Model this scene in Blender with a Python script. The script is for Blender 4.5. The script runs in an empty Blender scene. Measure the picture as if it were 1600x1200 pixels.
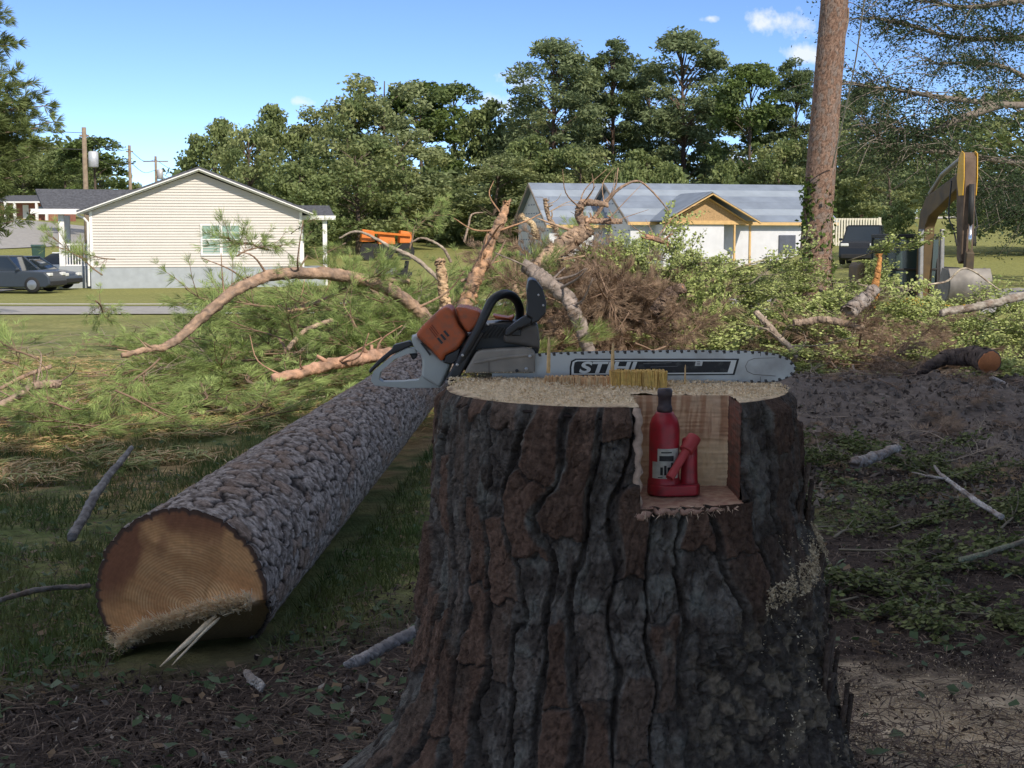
import bpy, math, numpy as np
from mathutils import Vector, Matrix, Euler
rng = np.random.default_rng(11)
R = math.radians
SC = bpy.context.scene
COL = SC.collection

# ------------------------------------------------------------------ camera
CAMZ, FPX = 1.75, 2200.0
PITCH = math.atan(228 / FPX)
cam_d = bpy.data.cameras.new('camera'); cam_d.sensor_width = 36; cam_d.lens = FPX / 1600 * 36
cam_d.clip_start = 0.05; cam_d.clip_end = 3000
cam_d.dof.use_dof = False
cam = bpy.data.objects.new('camera', cam_d); COL.objects.link(cam)
cam.location = (0, 0, CAMZ); cam.rotation_euler = (R(90) - PITCH, 0, 0)
SC.camera = cam

def P(px, py, Y):
    """point at forward distance Y seen at pixel (px,py) of the 1600x1200 photograph"""
    a = (px - 800) / FPX; b = -(py - 600) / FPX
    c, s = math.cos(PITCH), math.sin(PITCH)
    d = (a, c + b * s, -s + b * c)
    t = Y / d[1]
    return Vector((d[0] * t, Y, CAMZ + d[2] * t))
def SX(Y): return FPX / Y * math.cos(PITCH)

# ------------------------------------------------------------------ sky and sun
SUN_EL, SUN_AZ = 36.0, 150.0       # azimuth clockwise from +Y
sun_v = Vector((math.sin(R(SUN_AZ)) * math.cos(R(SUN_EL)), math.cos(R(SUN_AZ)) * math.cos(R(SUN_EL)), math.sin(R(SUN_EL))))
W = bpy.data.worlds.new('World'); SC.world = W; W.use_nodes = True
nt = W.node_tree; nt.nodes.clear()
def N(t, typ, **kw):
    n = t.nodes.new(typ)
    for k, v in kw.items():
        if k.startswith('i_'): n.inputs[int(k[2:])].default_value = v
        else: setattr(n, k, v)
    return n
sky = N(nt, 'ShaderNodeTexSky', sky_type='NISHITA', sun_disc=False, sun_elevation=R(SUN_EL), sun_rotation=R(SUN_AZ),
        altitude=50, air_density=0.45, dust_density=0.05, ozone_density=1.6)
bg = N(nt, 'ShaderNodeBackground'); bg.inputs[1].default_value = 0.15
wo = N(nt, 'ShaderNodeOutputWorld')
hs = N(nt, 'ShaderNodeHueSaturation'); hs.inputs['Hue'].default_value = 0.506; hs.inputs['Saturation'].default_value = 1.12; hs.inputs['Value'].default_value = 0.60
nt.links.new(sky.outputs[0], hs.inputs['Color'])
# small fair-weather clouds, low over the woods
tc = N(nt, 'ShaderNodeTexCoord')
nz = N(nt, 'ShaderNodeTexNoise'); nz.inputs['Scale'].default_value = 55; nz.inputs['Detail'].default_value = 6; nz.inputs['Roughness'].default_value = 0.6
nt.links.new(tc.outputs['Generated'], nz.inputs['Vector'])
clouds = [(1228, 34, 85, 27), (1255, 84, 55, 18), (1110, 28, 20, 8), (815, 128, 38, 24), (770, 165, 55, 22), (470, 160, 22, 9), (1060, 205, 60, 26),
          (930, 200, 60, 24), (1440, 285, 70, 30), (1150, 250, 70, 18),
          (-500, 120, 120, 25), (2300, 110, 140, 30), (2900, 180, 150, 30), (-1300, 190, 150, 30)]
prev = None
for (cx, cy, wx, wy) in clouds:
    c = (P(cx, cy, 100) - Vector((0, 0, CAMZ))).normalized()
    sub = N(nt, 'ShaderNodeVectorMath', operation='SUBTRACT'); sub.inputs[1].default_value = c
    nt.links.new(tc.outputs['Generated'], sub.inputs[0])
    mul = N(nt, 'ShaderNodeVectorMath', operation='MULTIPLY'); mul.inputs[1].default_value = (FPX / wx, FPX / wx, FPX / wy)
    nt.links.new(sub.outputs[0], mul.inputs[0])
    ln = N(nt, 'ShaderNodeVectorMath', operation='LENGTH'); nt.links.new(mul.outputs[0], ln.inputs[0])
    mr = N(nt, 'ShaderNodeMath', operation='SUBTRACT'); mr.inputs[0].default_value = 1.0; nt.links.new(ln.outputs['Value'], mr.inputs[1])
    if prev is None: prev = mr
    else:
        mx = N(nt, 'ShaderNodeMath', operation='MAXIMUM'); nt.links.new(prev.outputs[0], mx.inputs[0]); nt.links.new(mr.outputs[0], mx.inputs[1]); prev = mx
nm = N(nt, 'ShaderNodeMath', operation='MULTIPLY_ADD'); nm.inputs[1].default_value = 3.2; nm.inputs[2].default_value = -1.75
nt.links.new(nz.outputs[0], nm.inputs[0])
ad = N(nt, 'ShaderNodeMath', operation='ADD'); nt.links.new(prev.outputs[0], ad.inputs[0]); nt.links.new(nm.outputs[0], ad.inputs[1])
rp = N(nt, 'ShaderNodeValToRGB'); rp.color_ramp.elements[0].position = 0.12; rp.color_ramp.elements[1].position = 0.95
rp.color_ramp.elements[1].color = (0.8, 0.8, 0.8, 1)
nt.links.new(ad.outputs[0], rp.inputs[0])
mixc = N(nt, 'ShaderNodeMixRGB'); mixc.inputs[2].default_value = (3.0, 3.1, 3.25, 1)
nt.links.new(rp.outputs[0], mixc.inputs[0]); nt.links.new(hs.outputs[0], mixc.inputs[1])
# cumulus noise added in the unseen upper sky to lift the shade fill
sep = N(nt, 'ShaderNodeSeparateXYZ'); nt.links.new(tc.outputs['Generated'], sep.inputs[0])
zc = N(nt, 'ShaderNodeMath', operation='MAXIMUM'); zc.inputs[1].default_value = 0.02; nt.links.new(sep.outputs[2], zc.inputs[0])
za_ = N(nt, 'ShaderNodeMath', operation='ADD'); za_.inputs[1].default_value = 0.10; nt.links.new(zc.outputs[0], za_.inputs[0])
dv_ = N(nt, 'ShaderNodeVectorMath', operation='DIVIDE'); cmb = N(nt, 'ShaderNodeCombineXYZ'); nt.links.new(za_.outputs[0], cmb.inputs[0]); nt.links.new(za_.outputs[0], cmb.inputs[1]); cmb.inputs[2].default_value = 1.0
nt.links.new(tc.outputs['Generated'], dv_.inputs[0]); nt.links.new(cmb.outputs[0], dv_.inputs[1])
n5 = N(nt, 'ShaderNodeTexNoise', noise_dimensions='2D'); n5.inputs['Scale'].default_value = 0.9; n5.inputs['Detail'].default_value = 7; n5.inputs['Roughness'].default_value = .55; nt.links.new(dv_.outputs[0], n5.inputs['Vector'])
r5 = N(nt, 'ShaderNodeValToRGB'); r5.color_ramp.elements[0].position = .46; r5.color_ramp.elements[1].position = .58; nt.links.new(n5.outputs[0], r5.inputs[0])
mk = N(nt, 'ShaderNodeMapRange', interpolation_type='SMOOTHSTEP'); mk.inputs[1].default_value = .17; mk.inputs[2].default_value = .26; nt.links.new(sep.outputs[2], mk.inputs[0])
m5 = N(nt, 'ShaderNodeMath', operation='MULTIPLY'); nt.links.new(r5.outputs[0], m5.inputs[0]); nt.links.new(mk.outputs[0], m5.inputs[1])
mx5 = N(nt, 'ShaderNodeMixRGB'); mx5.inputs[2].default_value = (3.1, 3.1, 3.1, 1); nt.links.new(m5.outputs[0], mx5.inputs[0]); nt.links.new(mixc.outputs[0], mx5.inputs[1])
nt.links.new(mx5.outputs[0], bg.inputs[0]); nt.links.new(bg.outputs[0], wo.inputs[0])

sd = bpy.data.lights.new('sun', 'SUN'); sd.energy = 2.15; sd.angle = R(0.53); sd.color = (1.0, 0.91, 0.78)
so = bpy.data.objects.new('sun', sd); COL.objects.link(so); so.location = (20, -30, 40)
so.rotation_euler = (-sun_v).to_track_quat('-Z', 'Y').to_euler()
SC.view_settings.view_transform = 'Standard'; SC.view_settings.look = 'None'; SC.view_settings.gamma = 1.0
SC.view_settings.use_curve_mapping = False
SC.view_settings.exposure = 1.15
SC.render.engine = 'CYCLES'
SC.cycles.max_bounces = 6; SC.cycles.diffuse_bounces = 3; SC.cycles.glossy_bounces = 2; SC.cycles.transmission_bounces = 4
SC.cycles.transparent_max_bounces = 6; SC.cycles.use_denoising = True

# ------------------------------------------------------------------ numpy noise
def h2(ix, iy, s=0):
    with np.errstate(over='ignore'):
        a = (ix.astype(np.int64) * 374761393 + iy.astype(np.int64) * 668265263 + s * 974634721) & 0xffffffff
        a = ((a ^ (a >> 13)) * 1274126177) & 0xffffffff
        a = (a ^ (a >> 16)) & 0xffffffff
        a = (a * 2246822519) & 0xffffffff
        a = a ^ (a >> 15)
    return (a & 0xffffff) / float(0xffffff)
def vn(x, y, s=0):
    x = np.asarray(x, float); y = np.asarray(y, float)
    x, y = np.broadcast_arrays(x, y)
    ix = np.floor(x); iy = np.floor(y); fx = x - ix; fy = y - iy
    fx = fx * fx * (3 - 2 * fx); fy = fy * fy * (3 - 2 * fy)
    a = h2(ix, iy, s); b = h2(ix + 1, iy, s); c = h2(ix, iy + 1, s); d = h2(ix + 1, iy + 1, s)
    return (a * (1 - fx) + b * fx) * (1 - fy) + (c * (1 - fx) + d * fx) * fy
def fbm(x, y, o=4, s=0, g=0.5):
    t = 0; a = 1; n = 0
    for i in range(o):
        t = t + a * vn(x * 2 ** i, y * 2 ** i, s + i * 17); n += a; a *= g
    return t / n
def cell(x, y, s=0, jit=0.9, offs=False):
    ix = np.floor(x); iy = np.floor(y)
    f1 = np.full(x.shape, 9.0); f2 = f1.copy(); idv = np.zeros(x.shape); ddx = np.zeros(x.shape); ddy = np.zeros(x.shape)
    for dx in (-1, 0, 1):
        for dy in (-1, 0, 1):
            cx = ix + dx; cy = iy + dy
            ox = cx + 0.5 + (h2(cx, cy, s) - 0.5) * jit; oy = cy + 0.5 + (h2(cx, cy, s + 5) - 0.5) * jit
            d = np.hypot(x - ox, y - oy); hid = h2(cx, cy, s + 9)
            m = d < f1
            f2 = np.where(m, f1, np.minimum(f2, d)); idv = np.where(m, hid, idv); f1 = np.where(m, d, f1)
            if offs: ddx = np.where(m, x - ox, ddx); ddy = np.where(m, y - oy, ddy)
    return (f1, f2, idv, ddx, ddy) if offs else (f1, f2, idv)
def sst(a, b, x):
    t = np.clip((x - a) / (b - a), 0, 1); return t * t * (3 - 2 * t)
def lerp(a, b, t):
    a = np.asarray(a, float); b = np.asarray(b, float); return a + (b - a) * t
def mixcol(a, b, t): return np.asarray(a)[None, :] * (1 - t[:, None]) + np.asarray(b)[None, :] * t[:, None] if np.ndim(a) == 1 else a * (1 - t[:, None]) + np.asarray(b) * t[:, None]

# ------------------------------------------------------------------ materials
MATS = {}
def pmat(name, col, rough=0.7, metal=0.0, var=0.12, scale=6.0, bump=0.0, bscale=40.0, spec=0.3, coat=0.0, dirt=None, dirtamt=0.4):
    if name in MATS: return MATS[name]
    m = bpy.data.materials.new(name); m.use_nodes = True; t = m.node_tree; b = t.nodes['Principled BSDF']
    b.inputs['Roughness'].default_value = rough; b.inputs['Metallic'].default_value = metal
    b.inputs['Specular IOR Level'].default_value = spec
    if coat: b.inputs['Coat Weight'].default_value = coat
    tcn = N(t, 'ShaderNodeTexCoord'); nn = N(t, 'ShaderNodeTexNoise'); nn.inputs['Scale'].default_value = scale; nn.inputs['Detail'].default_value = 6
    t.links.new(tcn.outputs['Object'], nn.inputs['Vector'])
    r = N(t, 'ShaderNodeValToRGB'); c = np.array(col)
    d = c * (1 - var) if dirt is None else np.array(dirt)
    r.color_ramp.elements[0].position = 0.3 if dirt is None else 0.25
    r.color_ramp.elements[1].position = 0.7 if dirt is None else 0.25 + dirtamt
    r.color_ramp.elements[0].color = (*d, 1); r.color_ramp.elements[1].color = (*np.minimum(c * (1 + var), 1.0), 1)
    t.links.new(nn.outputs[0], r.inputs[0]); t.links.new(r.outputs[0], b.inputs['Base Color'])
    if bump:
        n2 = N(t, 'ShaderNodeTexNoise'); n2.inputs['Scale'].default_value = bscale; n2.inputs['Detail'].default_value = 5
        t.links.new(tcn.outputs['Object'], n2.inputs['Vector'])
        bp = N(t, 'ShaderNodeBump'); bp.inputs['Strength'].default_value = bump; bp.inputs['Distance'].default_value = 0.02
        t.links.new(n2.outputs[0], bp.inputs['Height']); t.links.new(bp.outputs[0], b.inputs['Normal'])
    MATS[name] = m; return m
def vmat(name, rough=0.85, spec=0.2, transl=0.0, var=0.15, scale=30.0, bump=0.0, bscale=80.0, bdist=0.004):
    """base colour from the vertex colours 'Col' (own colours of the pieces) with a fine noise on top"""
    if name in MATS: return MATS[name]
    m = bpy.data.materials.new(name); m.use_nodes = True; t = m.node_tree; b = t.nodes['Principled BSDF']
    b.inputs['Roughness'].default_value = rough; b.inputs['Specular IOR Level'].default_value = spec
    at = N(t, 'ShaderNodeAttribute', attribute_name='Col')
    tcn = N(t, 'ShaderNodeTexCoord'); nn = N(t, 'ShaderNodeTexNoise'); nn.inputs['Scale'].default_value = scale; nn.inputs['Detail'].default_value = 4
    t.links.new(tcn.outputs['Object'], nn.inputs['Vector'])
    mr = N(t, 'ShaderNodeMapRange'); mr.inputs[1].default_value = 0.3; mr.inputs[2].default_value = 0.7
    mr.inputs[3].default_value = 1 - var; mr.inputs[4].default_value = 1 + var
    t.links.new(nn.outputs[0], mr.inputs[0])
    mu = N(t, 'ShaderNodeVectorMath', operation='SCALE'); t.links.new(at.outputs['Color'], mu.inputs[0]); t.links.new(mr.outputs[0], mu.inputs['Scale'])
    t.links.new(mu.outputs[0], b.inputs['Base Color'])
    if bump:
        n2 = N(t, 'ShaderNodeTexNoise'); n2.inputs['Scale'].default_value = bscale; n2.inputs['Detail'].default_value = 5
        t.links.new(tcn.outputs['Object'], n2.inputs['Vector'])
        bp = N(t, 'ShaderNodeBump'); bp.inputs['Strength'].default_value = bump; bp.inputs['Distance'].default_value = bdist
        t.links.new(n2.outputs[0], bp.inputs['Height']); t.links.new(bp.outputs[0], b.inputs['Normal'])
    if transl:
        tr = N(t, 'ShaderNodeBsdfTranslucent'); t.links.new(mu.outputs[0], tr.inputs['Color'])
        ms = N(t, 'ShaderNodeMixShader'); ms.inputs[0].default_value = transl
        out = t.nodes['Material Output']
        t.links.new(b.outputs[0], ms.inputs[1]); t.links.new(tr.outputs[0], ms.inputs[2]); t.links.new(ms.outputs[0], out.inputs[0])
    MATS[name] = m; return m
def glassmat(name, col, rough=0.05):
    if name in MATS: return MATS[name]
    m = bpy.data.materials.new(name); m.use_nodes = True; b = m.node_tree.nodes['Principled BSDF']
    b.inputs['Base Color'].default_value = (*col, 1); b.inputs['Roughness'].default_value = rough; b.inputs['Specular IOR Level'].default_value = 0.8
    MATS[name] = m; return m

# ------------------------------------------------------------------ object helpers
def tag(o, label=None, cat=None, group=None, kind=None):
    if label: o['label'] = label
    if cat: o['category'] = cat
    if group: o['group'] = group
    if kind: o['kind'] = kind
    return o
def empty(name, loc=(0, 0, 0), rz=0.0, label=None, cat=None, group=None, kind=None):
    o = bpy.data.objects.new(name, None); COL.objects.link(o); o.location = loc; o.rotation_euler = (0, 0, rz)
    o.empty_display_size = 0.1
    return tag(o, label, cat, group, kind)
def npmesh(name, V, faces, col=None, smooth=False):
    """faces: list of int arrays (n,3) or (n,4)"""
    me = bpy.data.meshes.new(name)
    V = np.asarray(V, np.float32)
    faces = [np.asarray(f, np.int32) for f in (faces if isinstance(faces, (list, tuple)) else [faces]) if len(f)]
    li = np.concatenate([f.ravel() for f in faces]) if faces else np.zeros(0, np.int32)
    tot = np.concatenate([np.full(len(f), f.shape[1], np.int32) for f in faces]) if faces else np.zeros(0, np.int32)
    st = np.concatenate([[0], np.cumsum(tot)[:-1]]).astype(np.int32) if len(tot) else tot
    me.vertices.add(len(V)); me.vertices.foreach_set('co', V.ravel())
    me.loops.add(len(li)); me.loops.foreach_set('vertex_index', li)
    me.polygons.add(len(tot)); me.polygons.foreach_set('loop_start', st); me.polygons.foreach_set('loop_total', tot)
    if smooth: me.polygons.foreach_set('use_smooth', np.ones(len(tot), bool))
    if col is not None:
        a = me.color_attributes.new('Col', 'FLOAT_COLOR', 'POINT')
        c = np.ones((len(V), 4), np.float32); c[:, :3] = col
        a.data.foreach_set('color', c.ravel())
    me.update(); me.validate(); return me
def link(name, me, mat, parent=None, label=None, cat=None, group=None, kind=None, loc=None):
    o = bpy.data.objects.new(name, me); COL.objects.link(o)
    if mat is not None and len(me.materials) == 0: me.materials.append(mat)
    if parent is not None: o.parent = parent
    if loc is not None: o.location = loc
    return tag(o, label, cat, group, kind)
def grid_faces(nr, nc, wrap=False):
    i = np.arange(nr - 1)[:, None]; j = np.arange(nc if wrap else nc - 1)[None, :]
    j2 = (j + 1) % nc
    return np.stack([i * nc + j, i * nc + j2, (i + 1) * nc + j2, (i + 1) * nc + j], -1).reshape(-1, 4)

class MB:
    def __init__(s): s.v = []; s.f = []
    def add(s, v, f):
        k = len(s.v); s.v += [tuple(p) for p in v]; s.f += [tuple(i + k for i in q) for q in f]; return s
    def box(s, c, size, rot=None):
        hx, hy, hz = [a / 2 for a in size]
        v = [Vector((x * hx, y * hy, z * hz)) for z in (-1, 1) for y in (-1, 1) for x in (-1, 1)]
        if rot is not None:
            m = Euler(rot).to_matrix(); v = [m @ p for p in v]
        v = [p + Vector(c) for p in v]
        return s.add(v, [(0, 2, 3, 1), (4, 5, 7, 6), (0, 1, 5, 4), (2, 6, 7, 3), (0, 4, 6, 2), (1, 3, 7, 5)])
    def beam(s, a, b, w, h, up=(0, 0, 1)):
        a = Vector(a); b = Vector(b); d = (b - a).normalized(); x = d.cross(Vector(up))
        if x.length < 1e-4: x = d.cross(Vector((1, 0, 0)))
        x.normalize(); u = x.cross(d)
        v = [p + x * sx * w / 2 + u * su * h / 2 for p in (a, b) for sx, su in ((-1, -1), (1, -1), (1, 1), (-1, 1))]
        return s.add(v, [(3, 2, 1, 0), (4, 5, 6, 7), (0, 1, 5, 4), (1, 2, 6, 5), (2, 3, 7, 6), (3, 0, 4, 7)])
    def prism(s, pts, ext):
        """pts: list of 3D points of a planar outline, ext: extrusion vector"""
        n = len(pts); e = Vector(ext); a = [Vector(p) for p in pts]
        v = a + [p + e for p in a]
        f = [tuple(range(n - 1, -1, -1)), tuple(range(n, 2 * n))] + [(i, (i + 1) % n, n + (i + 1) % n, n + i) for i in range(n)]
        return s.add(v, f)
    def ring(s, outer, inner, ext):
        n = len(outer); assert len(inner) == n; e = Vector(ext)
        o = [Vector(p) for p in outer]; i_ = [Vector(p) for p in inner]
        v = o + i_ + [p + e for p in o] + [p + e for p in i_]
        f = []
        for k in range(n):
            l = (k + 1) % n
            f += [(k, l, n + l, n + k), (2 * n + k, 3 * n + k, 3 * n + l, 2 * n + l), (k, 2 * n + k, 2 * n + l, l), (n + k, n + l, 3 * n + l, 3 * n + k)]
        return s.add(v, f)
    def tube(s, pts, r, n=10, cap=True):
        pts = [Vector(p) for p in pts]; m = len(pts)
        rs = [r] * m if np.isscalar(r) else list(r)
        v = []; prevu = None
        for i, p in enumerate(pts):
            d = (pts[min(i + 1, m - 1)] - pts[max(i - 1, 0)]).normalized()
            if prevu is None:
                u = d.orthogonal().normalized()
            else:
                u = (prevu - d * prevu.dot(d)); u = u.normalized() if u.length > 1e-6 else d.orthogonal().normalized()
            prevu = u; w = d.cross(u)
            v += [p + (u * math.cos(2 * math.pi * k / n) + w * math.sin(2 * math.pi * k / n)) * rs[i] for k in range(n)]
        f = [(i * n + k, i * n + (k + 1) % n, (i + 1) * n + (k + 1) % n, (i + 1) * n + k) for i in range(m - 1) for k in range(n)]
        if cap: f += [tuple(range(n - 1, -1, -1)), tuple(range((m - 1) * n, m * n))]
        return s.add(v, f)
    def lathe(s, prof, c=(0, 0, 0), n=24, axis='Z'):
        v = []
        for (r, z) in prof:
            for k in range(n):
                a = 2 * math.pi * k / n; x, y = r * math.cos(a), r * math.sin(a)
                p = {'Z': (x, y, z), 'Y': (x, z, y), 'X': (z, x, y)}[axis]
                v.append(Vector(p) + Vector(c))
        m = len(prof)
        f = [(i * n + k, i * n + (k + 1) % n, (i + 1) * n + (k + 1) % n, (i + 1) * n + k) for i in range(m - 1) for k in range(n)]
        f += [tuple(range(n - 1, -1, -1)), tuple(range((m - 1) * n, m * n))]
        return s.add(v, f)
    def build(s, name, mat, parent=None, smooth=False, bevel=0.0, seg=2, **kw):
        me = bpy.data.meshes.new(name); me.from_pydata(s.v, [], s.f); me.update()
        import bmesh
        bm = bmesh.new(); bm.from_mesh(me); bmesh.ops.recalc_face_normals(bm, faces=bm.faces); bm.to_mesh(me); bm.free()
        if smooth:
            for p in me.polygons: p.use_smooth = True
        o = link(name, me, mat, parent, **kw)
        if bevel:
            b = o.modifiers.new('bevel', 'BEVEL'); b.width = bevel; b.segments = seg; b.limit_method = 'ANGLE'; b.angle_limit = R(35)
            if smooth or seg > 1:
                for p in me.polygons: p.use_smooth = True
                try:
                    w = o.modifiers.new('wn', 'WEIGHTED_NORMAL'); w.keep_sharp = True
                except Exception: pass
        return o
def crv(pts, n):
    """Catmull-Rom resample of control points"""
    p = np.array([list(q) for q in pts], float); m = len(p)
    if m == 2: return np.array([lerp(p[0], p[1], t) for t in np.linspace(0, 1, n)])
    ext = np.vstack([2 * p[0] - p[1], p, 2 * p[-1] - p[-2]]); out = []
    for t in np.linspace(0, m - 1, n):
        i = min(int(t), m - 2); u = t - i; a, b, c, d = ext[i:i + 4]
        out.append(0.5 * ((2 * b) + (-a + c) * u + (2 * a - 5 * b + 4 * c - d) * u * u + (-a + 3 * b - 3 * c + d) * u ** 3))
    return np.array(out)
def rtube(pts, radii, n=10, rough=0.08, seed=0):
    """numpy tube with an uneven bark surface -> V, faces(list)"""
    pts = np.asarray(pts, float); m = len(pts); radii = np.broadcast_to(np.asarray(radii, float), (m,))
    d = np.gradient(pts, axis=0); d /= np.linalg.norm(d, axis=1)[:, None] + 1e-9
    ref = np.array([0.31, 0.2, 0.93]); 
    if abs(d.mean(0) @ ref) > 0.85: ref = np.array([0.9, 0.3, 0.1])
    u = np.cross(d, ref); u /= np.linalg.norm(u, axis=1)[:, None] + 1e-9; w = np.cross(d, u)
    a = np.linspace(0, 2 * np.pi, n, endpoint=False)
    L = np.concatenate([[0], np.cumsum(np.linalg.norm(np.diff(pts, axis=0), axis=1))])
    rr = radii[:, None] * (1 + rough * 2 * (fbm(a[None, :] * 1.6 + seed, L[:, None] / max(radii.mean(), 1e-3) * 0.5, 3, seed) - 0.5))
    V = pts[:, None, :] + rr[..., None] * (np.cos(a)[None, :, None] * u[:, None, :] + np.sin(a)[None, :, None] * w[:, None, :])
    f = grid_faces(m, n, True)
    V = np.vstack([V.reshape(-1, 3), pts[0], pts[-1]])
    k = np.arange(n); c0 = m * n
    cap = np.vstack([np.stack([np.full(n, c0), (k + 1) % n, k], 1), np.stack([np.full(n, c0 + 1), (m - 1) * n + k, (m - 1) * n + (k + 1) % n], 1)])
    return V, [f, cap]
class NB:
    """numpy builder with vertex colours; collects quads and tris"""
    def __init__(s): s.V = []; s.Q = []; s.T = []; s.C = []; s.n = 0
    def add(s, V, faces, col):
        V = np.asarray(V, float).reshape(-1, 3)
        c = np.asarray(col, float)
        s.C.append(np.broadcast_to(c, V.shape) if c.ndim == 1 else c)
        for f in faces:
            f = np.asarray(f, int)
            if len(f): (s.Q if f.shape[1] == 4 else s.T).append(f + s.n)
        s.V.append(V); s.n += len(V); return s
    def mesh(s, name, smooth=False):
        fs = []
        if s.Q: fs.append(np.vstack(s.Q))
        if s.T: fs.append(np.vstack(s.T))
        return npmesh(name, np.vstack(s.V), fs, np.vstack(s.C), smooth)
def rdir(n, r=rng):
    v = r.normal(size=(n, 3)); return v / (np.linalg.norm(v, axis=1)[:, None] + 1e-9)
def leaf_quads(nb, C, size, cols, r=rng, flat=0.0, aspect=0.62):
    """leaf shaped faces (rhombs) at centres C, random orientation; flat pulls normals upward"""
    n = len(C); a = rdir(n, r); nrm = rdir(n, r); nrm[:, 2] += flat * 3; 
    b = np.cross(nrm, a); b /= np.linalg.norm(b, axis=1)[:, None] + 1e-9
    a = np.cross(b, nrm / (np.linalg.norm(nrm, axis=1)[:, None] + 1e-9))
    size = np.broadcast_to(np.asarray(size, float), (n,))[:, None]
    nn = nrm / (np.linalg.norm(nrm, axis=1)[:, None] + 1e-9)
    V = np.stack([C - a * size * 0.5, C + b * size * aspect * 0.5 + nn * size * 0.08 - a * size * 0.05, C + a * size * 0.5, C - b * size * aspect * 0.5 + nn * size * 0.08 - a * size * 0.05], 1).reshape(-1, 3)
    k = np.arange(n)[:, None] * 4
    nb.add(V, [np.hstack([k, k + 1, k + 2]), np.hstack([k, k + 2, k + 3])], np.repeat(cols, 4, axis=0))
def needles(nb, C, D, n, length, width, col, r=rng, spread=0.75, droop=0.15, cvar=0.25):
    """tufts of needles at C pointing along D"""
    m = len(C); C = np.repeat(C, n, 0); D = np.repeat(D, n, 0)
    d = D + rdir(m * n, r) * spread; d /= np.linalg.norm(d, axis=1)[:, None] + 1e-9
    L = length * (0.7 + 0.5 * r.random(m * n))[:, None]
    base = C + d * 0.02
    tip = base + d * L; tip[:, 2] -= droop * L[:, 0]
    side = np.cross(d, rdir(m * n, r)); side /= np.linalg.norm(side, axis=1)[:, None] + 1e-9
    mid = (base + tip) / 2; mid[:, 2] += droop * L[:, 0] * 0.3
    w = width * 0.5
    V = np.stack([base, mid - side * w, tip, mid + side * w], 1).reshape(-1, 3)
    k = np.arange(m * n)[:, None] * 4
    c = np.asarray(col)[None, :] * (1 + cvar * (np.repeat(r.random(m), n)[:, None] - 0.5) * 2 + 0.2 * (r.random((m * n, 1)) - 0.5))
    nb.add(V, [np.hstack([k, k + 1, k + 2, k + 3])], np.repeat(c, 4, 0))

# ------------------------------------------------------------------ ground
TC = np.array([-0.40, -0.16, 0.0, 0.15, 0.27, 0.40])
PROF = [
    [(10, -.1), (16, -.1), (36, -.28), (44, -.35), (58, -.6), (75, -.55), (95, 1.0), (130, 3.2), (200, 6), (700, 16)],
    [(10, -.1), (16, -.1), (36, -.28), (44, -.35), (58, -.6), (75, -.5), (95, .2), (130, 1.5), (200, 4), (700, 14)],
    [(10, -.1), (16, -.1), (40, -.25), (66, -.3), (85, .1), (100, .45), (140, 1.5), (200, 3), (700, 12)],
    [(10, -.1), (16, -.1), (40, -.25), (70, -.2), (98, -.15), (112, .5), (150, 2), (200, 3), (700, 12)],
    [(10, -.1), (18, -.1), (26, 0), (33, -1.05), (39, -1.0), (58, .2), (80, 1.2), (110, 2.1), (150, 3.9), (700, 14)],
    [(10, -.1), (18, -.1), (26, 0), (33, -1.05), (39, -1.0), (58, .3), (80, 1.4), (110, 2.3), (150, 4.2), (700, 14)]]
STX, STY = 0.258, 3.44
def G(x, y):
    x = np.asarray(x, float); y = np.asarray(y, float); x, y = np.broadcast_arrays(x, y)
    t = x / np.maximum(y, 6.0)
    zs = np.stack([np.interp(y, *zip(*p)) for p in PROF], 0)
    ti = np.clip(t, TC[0], TC[-1]); k = np.clip(np.searchsorted(TC, ti) - 1, 0, len(TC) - 2)
    u = (ti - TC[k]) / (TC[k + 1] - TC[k]); u = u * u * (3 - 2 * u)
    z = np.take_along_axis(zs, k[None], 0)[0] * (1 - u) + np.take_along_axis(zs, k[None] + 1, 0)[0] * u
    r = np.hypot(x - STX, (y - STY))
    z = z + 0.44 * np.exp(-(r / 1.5) ** 2)
    near = np.exp(-(y / 26) ** 2)
    z = z + near * (0.05 * (fbm(x * .9, y * .9, 3, 3) - .5) * 2 + 0.03 * (fbm(x * 5, y * 5, 3, 8) - .5))
    # dirt banks pushed up on the right
    z = z + 0.20 * np.exp(-((x - 4.6) / 2.0) ** 2 - ((y - 16.4) / 1.5) ** 2) + 0.16 * np.exp(-((x - 3.0) / 1.3) ** 2 - ((y - 15.6) / 1.2) ** 2)
    return z
def Gs(x, y): return float(G(np.array([x]), np.array([y]))[0])
def axis_pts(lo, hi, dense_lo, dense_hi, dn, growth=1.12):
    a = list(np.arange(dense_lo, dense_hi + 1e-6, dn)); st = dn
    while a[-1] < hi: st *= growth; a.append(a[-1] + st)
    st = dn
    while a[0] > lo: st *= growth; a.insert(0, a[0] - st)
    return np.array(a)
gx = axis_pts(-500, 500, -6.5, 8, 0.07, 1.10); gy = axis_pts(-60, 900, 2.0, 19, 0.07, 1.055)
X, Y = np.meshgrid(gx, gy)
Z = G(X, Y)
rough = np.exp(-(np.maximum(Y - 4, 0) / 16) ** 2) * (Y > 0)
Z = Z + rough * 0.035 * (fbm(X * 11, Y * 11, 3, 31) - 0.5)
clod = sst(1.6, 2.8, X) * sst(9.5, 12, Y) * sst(24, 20, Y)
Z = Z + clod * (.22 * (fbm(X * 1.7, Y * 1.7, 4, 35) - .5) + .09 * (fbm(X * 7, Y * 7, 3, 36) - .5))
x, y, z = X.ravel(), Y.ravel(), Z.ravel()
n1 = fbm(x * .8, y * .8, 4, 40); n2 = fbm(x * 4, y * 4, 4, 41); n3 = fbm(x * 14, y * 14, 3, 42)
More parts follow.
